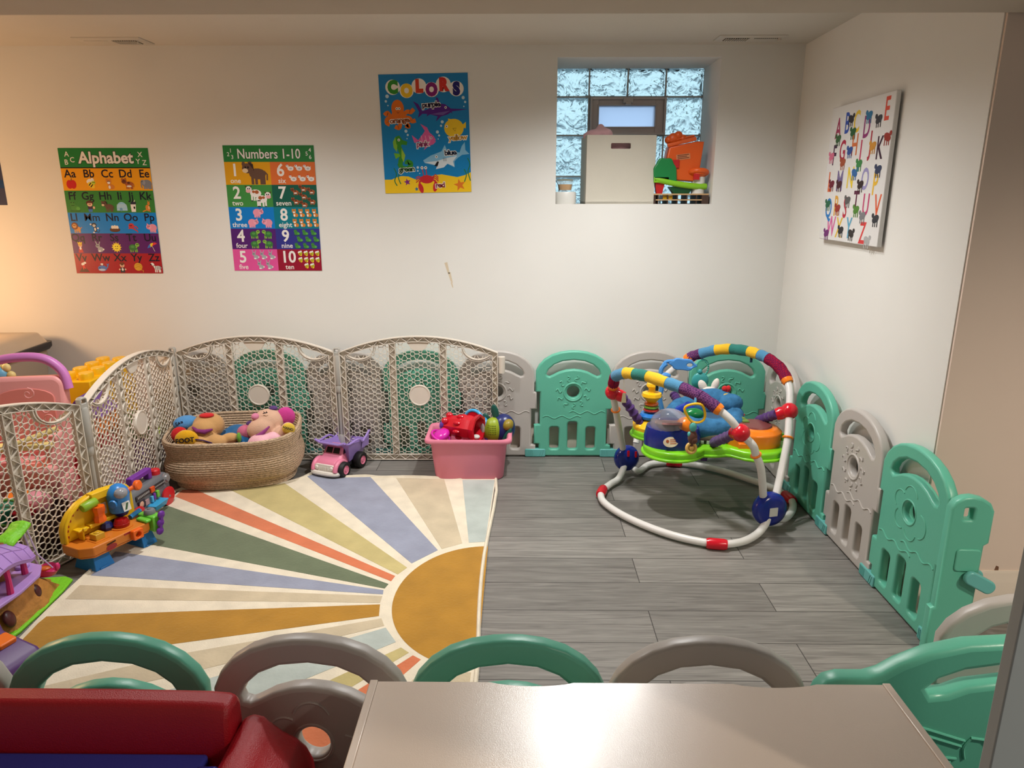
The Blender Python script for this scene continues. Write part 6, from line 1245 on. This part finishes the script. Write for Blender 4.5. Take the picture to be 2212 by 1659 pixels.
# floor tubes: two loops joined by the hubs and four red connectors
def Fp(px, z=.024): return G(px[0], px[1], z)
ringA = [L0+Vector((-.012, -.02, -.035)), Fp((1337, 1033), .03), Fp((1318, 1046)), Fp((1300, 1062)), Fp((1303, 1083)), Fp((1340, 1110)), Fp((1400, 1138)), Fp((1470, 1161)), Fp((1548, 1175)), Fp((1600, 1171)), Fp((1632, 1156)), Fp((1650, 1137), .035), R0+Vector((-.01, -.02, -.035))]
ringB = [L0+Vector((.02, .02, -.04)), Fp((1378, 1018), .03), Fp((1400, 1004)), Fp((1428, 999)), Fp((1456, 999)), Fp((1500, 1004)), Fp((1560, 1017)), Fp((1620, 1036)), Fp((1672, 1056)), Fp((1704, 1075)), Fp((1713, 1090)), Fp((1708, 1108)), Fp((1690, 1122), .035), R0+Vector((.02, .01, -.04))]
for rg, joints in ((ringA, (3, 8)), (ringB, (4, 9))):
    pa = smooth_path(rg, 5); mb = MB(MJ); mb.tube(pa, .0165, 14); mb.build('floor_tube', JW, jm)
    for j in joints:
        a = Vector(pa[j*5]); d_ = (Vector(pa[j*5+2])-Vector(pa[j*5-2])).normalized()
        mb = MB(MJ); mb.lathe([(0, -.042), (.020, -.042), (.0235, -.03), (.024, .0), (.0235, .03), (.020, .042), (0, .042)], a, d_, 18); mb.build('red_connector', JR, jm)
# tray
TC = Vector((.865, 3.20, 0))
lobes = [((.705, 3.075), .135), ((1.075, 3.10), .150), ((.66, 3.315), .105), ((1.00, 3.36), .125), ((.865, 3.20), .19)]
poly = []
for k in range(72):
    a = 2*pi*k/72; dx, dy = cos(a), sin(a); best = 0
    for (cx, cy), r in lobes:
        ox, oy = cx-TC.x, cy-TC.y; b = ox*dx+oy*dy; disc = r*r-(ox*ox+oy*oy-b*b)
        if disc > 0: best = max(best, b+sqrt(disc))
    poly.append((TC.x+dx*best, TC.y+dy*best))
hole_ = [(TC.x+.125*cos(2*pi*k/32), TC.y+.02+.125*sin(2*pi*k/32)) for k in range(32)]
mb = MB(MJ); mb.mesh(plate(poly, [hole_], .042, .012), T(0, 0, .300)); mb.mesh(plate([(TC.x+(x-TC.x)*1.035, TC.y+(y-TC.y)*1.035) for x, y in poly], [hole_], .014, .006), T(0, 0, .285))
pf = G(1535, 960, .31); mb.cyl((pf.x, pf.y+.03, .285), (pf.x, pf.y+.03, .325), .045); pl_ = G(1382, 925, .30); mb.b2((pl_.x-.03, pl_.y-.03, .285), (pl_.x+.045, pl_.y+.03, .322)); mb.build('tray', JL, jm)
mb = MB(MJ); mb.lathe([(0, .315), (.126, .315), (.128, .36), (.118, .405), (.085, .422), (0, .426)], (.700, 3.085, 0), (0, 0, 1), 36, (1, .82)); mb.build('blue_pod', JB, jm)
mb = MB(MJ); mb.ell((.680, 3.062, .420), (.088, .070, .072)); mb.build('clear_dome', clear('dome_clear', (190, 184, 186), .42), jm)
mb = MB(MJ); mb.lathe([(0, .0), (.082, 0), (.08, .008), (0, .008)], (.680, 3.062, .425), (0, .2, 1), 30, (1, .8)); mb.build('dome_scene', mat('dome_print', (150, 110, 110), .6, .3, 0, 60, .3, 40), jm)
mb = MB(MJ); mb.ell((.745, 3.035, .418), (.042, .040, .044)); mb.build('orange_roller', JO, jm)
ec = Vector((.672, 2.981, .362)); mb = MB(MJ @ basis(ec, (1, .12, 0), (0, .30, 1))); mb.prism([(.034*cos(2*pi*k/24), .022*sin(2*pi*k/24)) for k in range(24)], 0, .003); mb.m = 1; mb.prism(circ(-.015, .004, .007, 10), .003, .004)
for k in range(3): mb.prism([(-.004, .008-.008*k), (.024, .008-.008*k), (.024, .011-.008*k), (-.004, .011-.008*k)], .003, .0037)
mb.build('oval_badge', [ink((236, 218, 186)), ink((180, 90, 50))], jm)
mb = MB(MJ); mb.lathe([(0, .315), (.118, .315), (.122, .38), (.10, .40), (.04, .402), (0, .395)], (1.075, 3.10, 0), (0, 0, 1), 36, (1.05, .85)); mb.b2((.985, 3.01, .315), (1.03, 3.06, .345)); mb.build('orange_pod', JO, jm, bevel=.004)
mb = MB(MJ); mb.lathe([(0, .398), (.075, .398), (.07, .408), (0, .410)], (1.085, 3.11, 0)); mb.build('pod_plate', plastic('plate_brown', (122, 62, 60)), jm)
mb = MB(MJ); mb.b2((1.03, 3.12, .402), (1.06, 3.16, .414)); mb.ell((1.03, 3.17, .41), (.03, .022, .012)); mb.build('green_key', plastic('key_olive', (106, 130, 50)), jm)
mb = MB(MJ); mb.ell((1.04, 3.24, .41), (.035, .02, .012)); mb.build('red_key', JR, jm)
mb = MB(MJ)
for dz in (.0, .022): mb.box((1.192, 3.055, .352+dz), (.008, .018, .012))
mb.build('speaker_dots', plastic('dot_green', (110, 190, 50)), jm)
mb = MB(MJ); mb.lathe([(0, .315), (.095, .315), (.098, .335), (.07, .362), (.045, .372), (0, .376)], (.655, 3.315, 0), (0, 0, 1), 28)
for k in range(7): mb.ell((.655+.075*cos(k*.9), 3.315+.075*sin(k*.9), .335), (.026, .026, .018))
mb.build('yellow_pod', JY, jm)
mb = MB(MJ); mb.lathe([(.012, .37), (.052, .375), (.056, .388), (.05, .40), (0, .404)], (.640, 3.30, 0), (0, 0, 1), 10); mb.build('blue_spinner', plastic('spin_blue', (50, 130, 214), .25), jm)
for i, (c_, r_, z_) in enumerate((('rattle_red', .036, .415), ('rattle_green', .034, .430), ('rattle_orange', .032, .446))):
    mb = MB(MJ); mb.lathe([(0, -.006), (r_, -.006), (r_+.003, 0), (r_, .006), (0, .006)], (.640, 3.30, z_), (0, 0, 1), 12); mb.build('rattle_disc', plastic(c_, ((190, 50, 36), (110, 150, 40), (236, 110, 30))[i], .25), jm)
mb = MB(MJ); mb.lathe([(0, .452), (.020, .452), (.050, .485), (.046, .50), (.020, .505), (.016, .52), (.030, .535), (.026, .548), (0, .55)], (.640, 3.30, 0), (0, 0, 1), 9); mb.build('yellow_star_top', JY, jm)
ka = [AY(*p, 3.42) for p in ((1433, 895), (1425, 860), (1430, 835), (1428, 800), (1440, 785))]
mb = MB(MJ); mb.tube(smooth_path([(p.x, p.y, p.z) for p in ka], 4), .012, 8); q = AY(1433, 893, 3.42); mb.lathe([(0, -.05), (.045, -.05), (.03, -.02), (.016, .0)], q); q2 = AY(1434, 812, 3.42); mb.ell(q2, (.035, .016, .018))
hd = AY(1475, 787, 3.42); cl_ = []
for k in range(40):
    a = 2*pi*k/40; r = 1+.08*cos(6*a); cl_.append((.066*cos(a)*r, .030*sin(a)*r))
mb.M = MJ @ basis(hd, (1, 0, -.1), (.1, 0, 1), (0, -1, 0)); mb.mesh(plate(cl_, [circ(.034, .0, .015, 14, .010)], .018, .005)); mb.M = MJ; mb.tube(smooth_path([tuple(AY(*p, 3.42)) for p in ((1428, 802), (1437, 783), (1455, 780))], 4), .009, 8)
mb.build('blue_cloud_arm', plastic('arm_blue', (76, 146, 216), .35), jm)
# seat
SCN = Vector((.875, 3.235, 0))
mb = MB(MJ); rings = []
for i in range(64):
    a = 2*pi*i/64; rr_ = .142+.006*sin(9*a); row = []
    for j in range(14):
        b = 2*pi*j/14; rad = .046*(1+.05*sin(11*a+2*j)); bk_ = max(0, sin(a-.1))
        row.append((SCN.x+(rr_+rad*cos(b))*cos(a)*1.04, SCN.y+(rr_*.92+rad*cos(b))*sin(a), .386+.035*max(0, sin(a+.4))+rad*(1.0+.25*bk_)*sin(b)))
    rings.append(row)
mb.loft(rings, False, True); mb.build('seat_cushion', JC, jm)
mb = MB(MJ); mb.ell((SCN.x+.085, SCN.y+.10, .460), (.105, .055, .050), (.1, .12, -.35)); mb.ell((SCN.x+.14, SCN.y+.05, .455), (.06, .05, .045)); mb.build('head_rest', JC, jm)
mb = MB(MJ); mb.lathe([(.11, .40), (.10, .36), (.08, .33), (.04, .31), (.0, .305)], SCN, (0, 0, 1), 32, (1.05, .95)); mb.build('seat_sling', fabric('sling_blue', (44, 84, 116)), jm)
mb = MB(MJ); mb.lathe([(.128, .325), (.150, .33), (.165, .36), (.160, .378)], SCN+Vector((.03, -.01, 0)), (0, 0, 1), 40, (1.02, .96)); mb.build('striped_skirt', mat('skirt_stripe', (190, 170, 160), .9, .1, .4, 40, .25, 30, stretch=(30, 30, 6)), jm)
mb = MB(MJ); pts = [(SCN.x+.175*cos(a), SCN.y+.168*sin(a)) for a in [radians(200+110*k/26) for k in range(27)]]
for k in range(26):
    mb.m = k % 2; (ax_, ay_), (bx_, by_) = pts[k], pts[k+1]; mb.add([(ax_, ay_, .322), (bx_, by_, .322), (bx_, by_, .338), (ax_, ay_, .338), (ax_*.99+SCN.x*.01, ay_*.99+SCN.y*.01, .322), (bx_*.99+SCN.x*.01, by_*.99+SCN.y*.01, .322), (bx_*.99+SCN.x*.01, by_*.99+SCN.y*.01, .338), (ax_*.99+SCN.x*.01, ay_*.99+SCN.y*.01, .338)], [(0, 1, 2, 3), (4, 7, 6, 5), (3, 2, 6, 7), (0, 4, 5, 1)])
mb.build('checker_trim', [ink((20, 20, 22)), ink((226, 224, 220))], jm)
mb = MB(MJ); mb.ell((SCN.x+.025, SCN.y+.135, .515), (.020, .014, .034), (0, -.5, 0)); mb.ell((SCN.x+.085, SCN.y+.135, .520), (.018, .014, .036), (0, .3, 0)); mb.ell((SCN.x+.055, SCN.y+.125, .485), (.045, .03, .03)); mb.build('bunny_ears', fabric('bunny_white', (224, 216, 206)), jm)
mb = MB(MJ); mb.ell((SCN.x+.12, SCN.y+.09, .515), (.014, .012, .014)); mb.ell((SCN.x+.138, SCN.y+.09, .515), (.012, .012, .016)); mb.cyl((SCN.x+.13, SCN.y+.09, .48), (SCN.x+.13, SCN.y+.09, .51), .008); mb.build('red_heart', fabric('red', (204, 40, 44)), jm)
mb = MB(MJ); mb.ell((SCN.x+.125, SCN.y+.06, .475), (.026, .014, .024), (0, .3, 0)); mb.build('yellow_patch', fabric('cover_yellow', (226, 180, 44)), jm)
mb = MB(MJ); mb.cyl((SCN.x-.105, SCN.y+.02, .42), (SCN.x-.075, SCN.y-.03, .455), .030); mb.build('blue_rattle', plastic('rattle_blue', (24, 60, 170), .2), jm); mb = MB(MJ); mb.ell((SCN.x-.06, SCN.y-.055, .43), (.05, .03, .03)); mb.build('green_rattle', plastic('rattle_dkgreen', (16, 120, 60), .25), jm)
mb = MB(MJ); mb.torus((1.02, 3.33, .40), .045, .010, (.7, -.5, .4)); mb.torus((1.045, 3.34, .39), .045, .008, (.7, -.5, .4)); mb.build('teal_rings', plastic('ring_teal', (20, 130, 130), .25), jm); mb = MB(MJ); mb.ell((.99, 3.31, .37), (.04, .03, .05)); mb.build('lime_tab', JL, jm)
# purple straps from the joints to the tray
def strap(a, b, sag=.0):
    a = Vector(a); b = Vector(b); mb = MB(MJ); n = 16; pts = [a.lerp(b, k/n)+Vector((0, 0, -sag*sin(pi*k/n))) for k in range(n+1)]
    mb.tube(pts, [.0215*(1+.16*sin(k*2.3)) for k in range(n+1)], 10); mb.build('strap', JP, jm)
FB1 = Vector(fr[2*4]); FB2 = Vector(fr[13*4]); BB2 = Vector(bkp[14*4]); BB1 = onplane((1397, 880), radians(-29))
strap(FB1+(BASE+Vector((0, 0, .35))-FB1).normalized()*.05, G(1388, 920, .335)); strap(FB2+(BASE+Vector((0, 0, .33))-FB2).normalized()*.05, G(1540, 957, .335)); strap(BB2+(BASE+Vector((0, 0, .36))-BB2).normalized()*.05, (1.13, 3.22, .385))
tb = AY(1462, 870, 3.40); strap(AY(1455, 850, 3.44), (tb.x+.02, 3.36, .40))
pb = G(1527, 990, .27); mb = MB(MJ); mb.box((pb.x, pb.y+.04, .268), (.03, .006, .05), (0, .15, .2)); mb.build('loose_strap', JP, jm)
# hanging toys
hp = Vector(fr[10*4]); ht = AY(1500, 893, hp.y-.03)
mb = MB(MJ @ basis(ht, (1, 0, 0), (0, 0, 1), (0, -1, 0))); ring_ = [(-.042, .020), (-.01, .040), (.03, .035), (.045, -.01), (.030, -.036), (-.01, -.034)]; mb.tube([(p[0], p[1], 0) for p in smooth_path([(a, b, 0) for a, b in ring_], 4, True)], .0055, 8, True); mb.build('yellow_link', JY, jm)
mb = MB(MJ); mb.tube([ht+Vector((0, 0, .038)), ht+Vector((.01, .03, .075))], .006, 6); mb.build('link_loop', CV[1], jm)
m1 = AY(1497, 922, ht.y); m2 = AY(1496, 945, ht.y); m3 = AY(1493, 968, ht.y)
mb = MB(MJ); mb.ell(m1, (.016, .014, .022)); mb.ell(AY(1489, 938, ht.y), (.008, .01, .012)); mb.tube([ht+Vector((-.005, 0, -.034)), m1], .004, 6); mb.build('teal_bead', plastic('bead_teal', (80, 170, 164), .3), jm)
mb = MB(MJ); mb.ell(m2, (.020, .017, .030)); mb.ell(m2+Vector((.006, -.008, -.010)), (.014, .012, .016)); mb.tube([m2, m3], .006, 6); mb.build('brown_monkey', fabric('monkey_brown', (96, 62, 52)), jm)
mb = MB(MJ); mb.torus(m3, .020, .007, (.2, -1, .2)); mb.ell(m3, (.012, .008, .012)); mb.build('gold_disc', plastic('gold_disc', (214, 170, 90), .25), jm)
bp = Vector(bkp[int(5.2*4)]); tz = AY(1518, 795, bp.y-.015)
mb = MB(MJ @ basis(tz, (1, 0, 0), (0, 0, 1), (0, -1, 0))); mb.tube([(p[0], p[1], 0) for p in smooth_path([(-.030, .012, 0), (-.018, .036, 0), (.012, .040, 0), (.028, .015, 0), (.024, -.022, 0), (.0, -.044, 0), (-.024, -.025, 0)], 4, True)], .0042, 6, True)
for k in range(8): a = -.9+.3*k; mb.ell((.028*cos(a), .038*sin(a), 0), .0055, None, 8, 6)
mb.build('teal_chain_ring', plastic('chain_teal', (70, 170, 150), .3), jm)
mb = MB(MJ); q = AY(1512, 823, bp.y-.015); mb.ell(q, (.044, .016, .046)); mb.ell(q+Vector((-.004, -.004, .05)), (.012, .010, .014)); mb.ell(q+Vector((.0, 0, -.05)), (.02, .012, .02)); mb.build('teal_leaf_teether', plastic('leaf_teal', (58, 156, 156), .35), jm)
mb = MB(MJ); mb.tube([tz+Vector((0, .0, .038)), bp+Vector((0, 0, -.015))], .006, 6); mb.build('hanging_loop', CV[1], jm)
tg = AY(1347, 860, Vector(fr[5*4]).y-.02); mb = MB(MJ @ basis(tg, (1, 0, 0), (0, 0, 1), (0, -1, 0))); mb.prism([(-.011, -.022), (.013, -.022), (.008, .024), (-.005, .024)], 0, .001); mb.tube([(0, .024, 0), (.0, .055, .0), (0, .085, -.02)], .0008, 4); mb.build('paper_tag', ink((190, 176, 140)), jm)
for pp_, px in ((bkp[int(8.4*4)], 0), (bkp[int(11.5*4)], 0), (fr[int(7.6*4)], 0)):
    mb = MB(MJ); p = Vector(pp_); mb.box(p+Vector((0, -.004, -.035)), (.012, .004, .030)); mb.build('fabric_loop', fabric('loop_slate', (40, 74, 96)), jm)
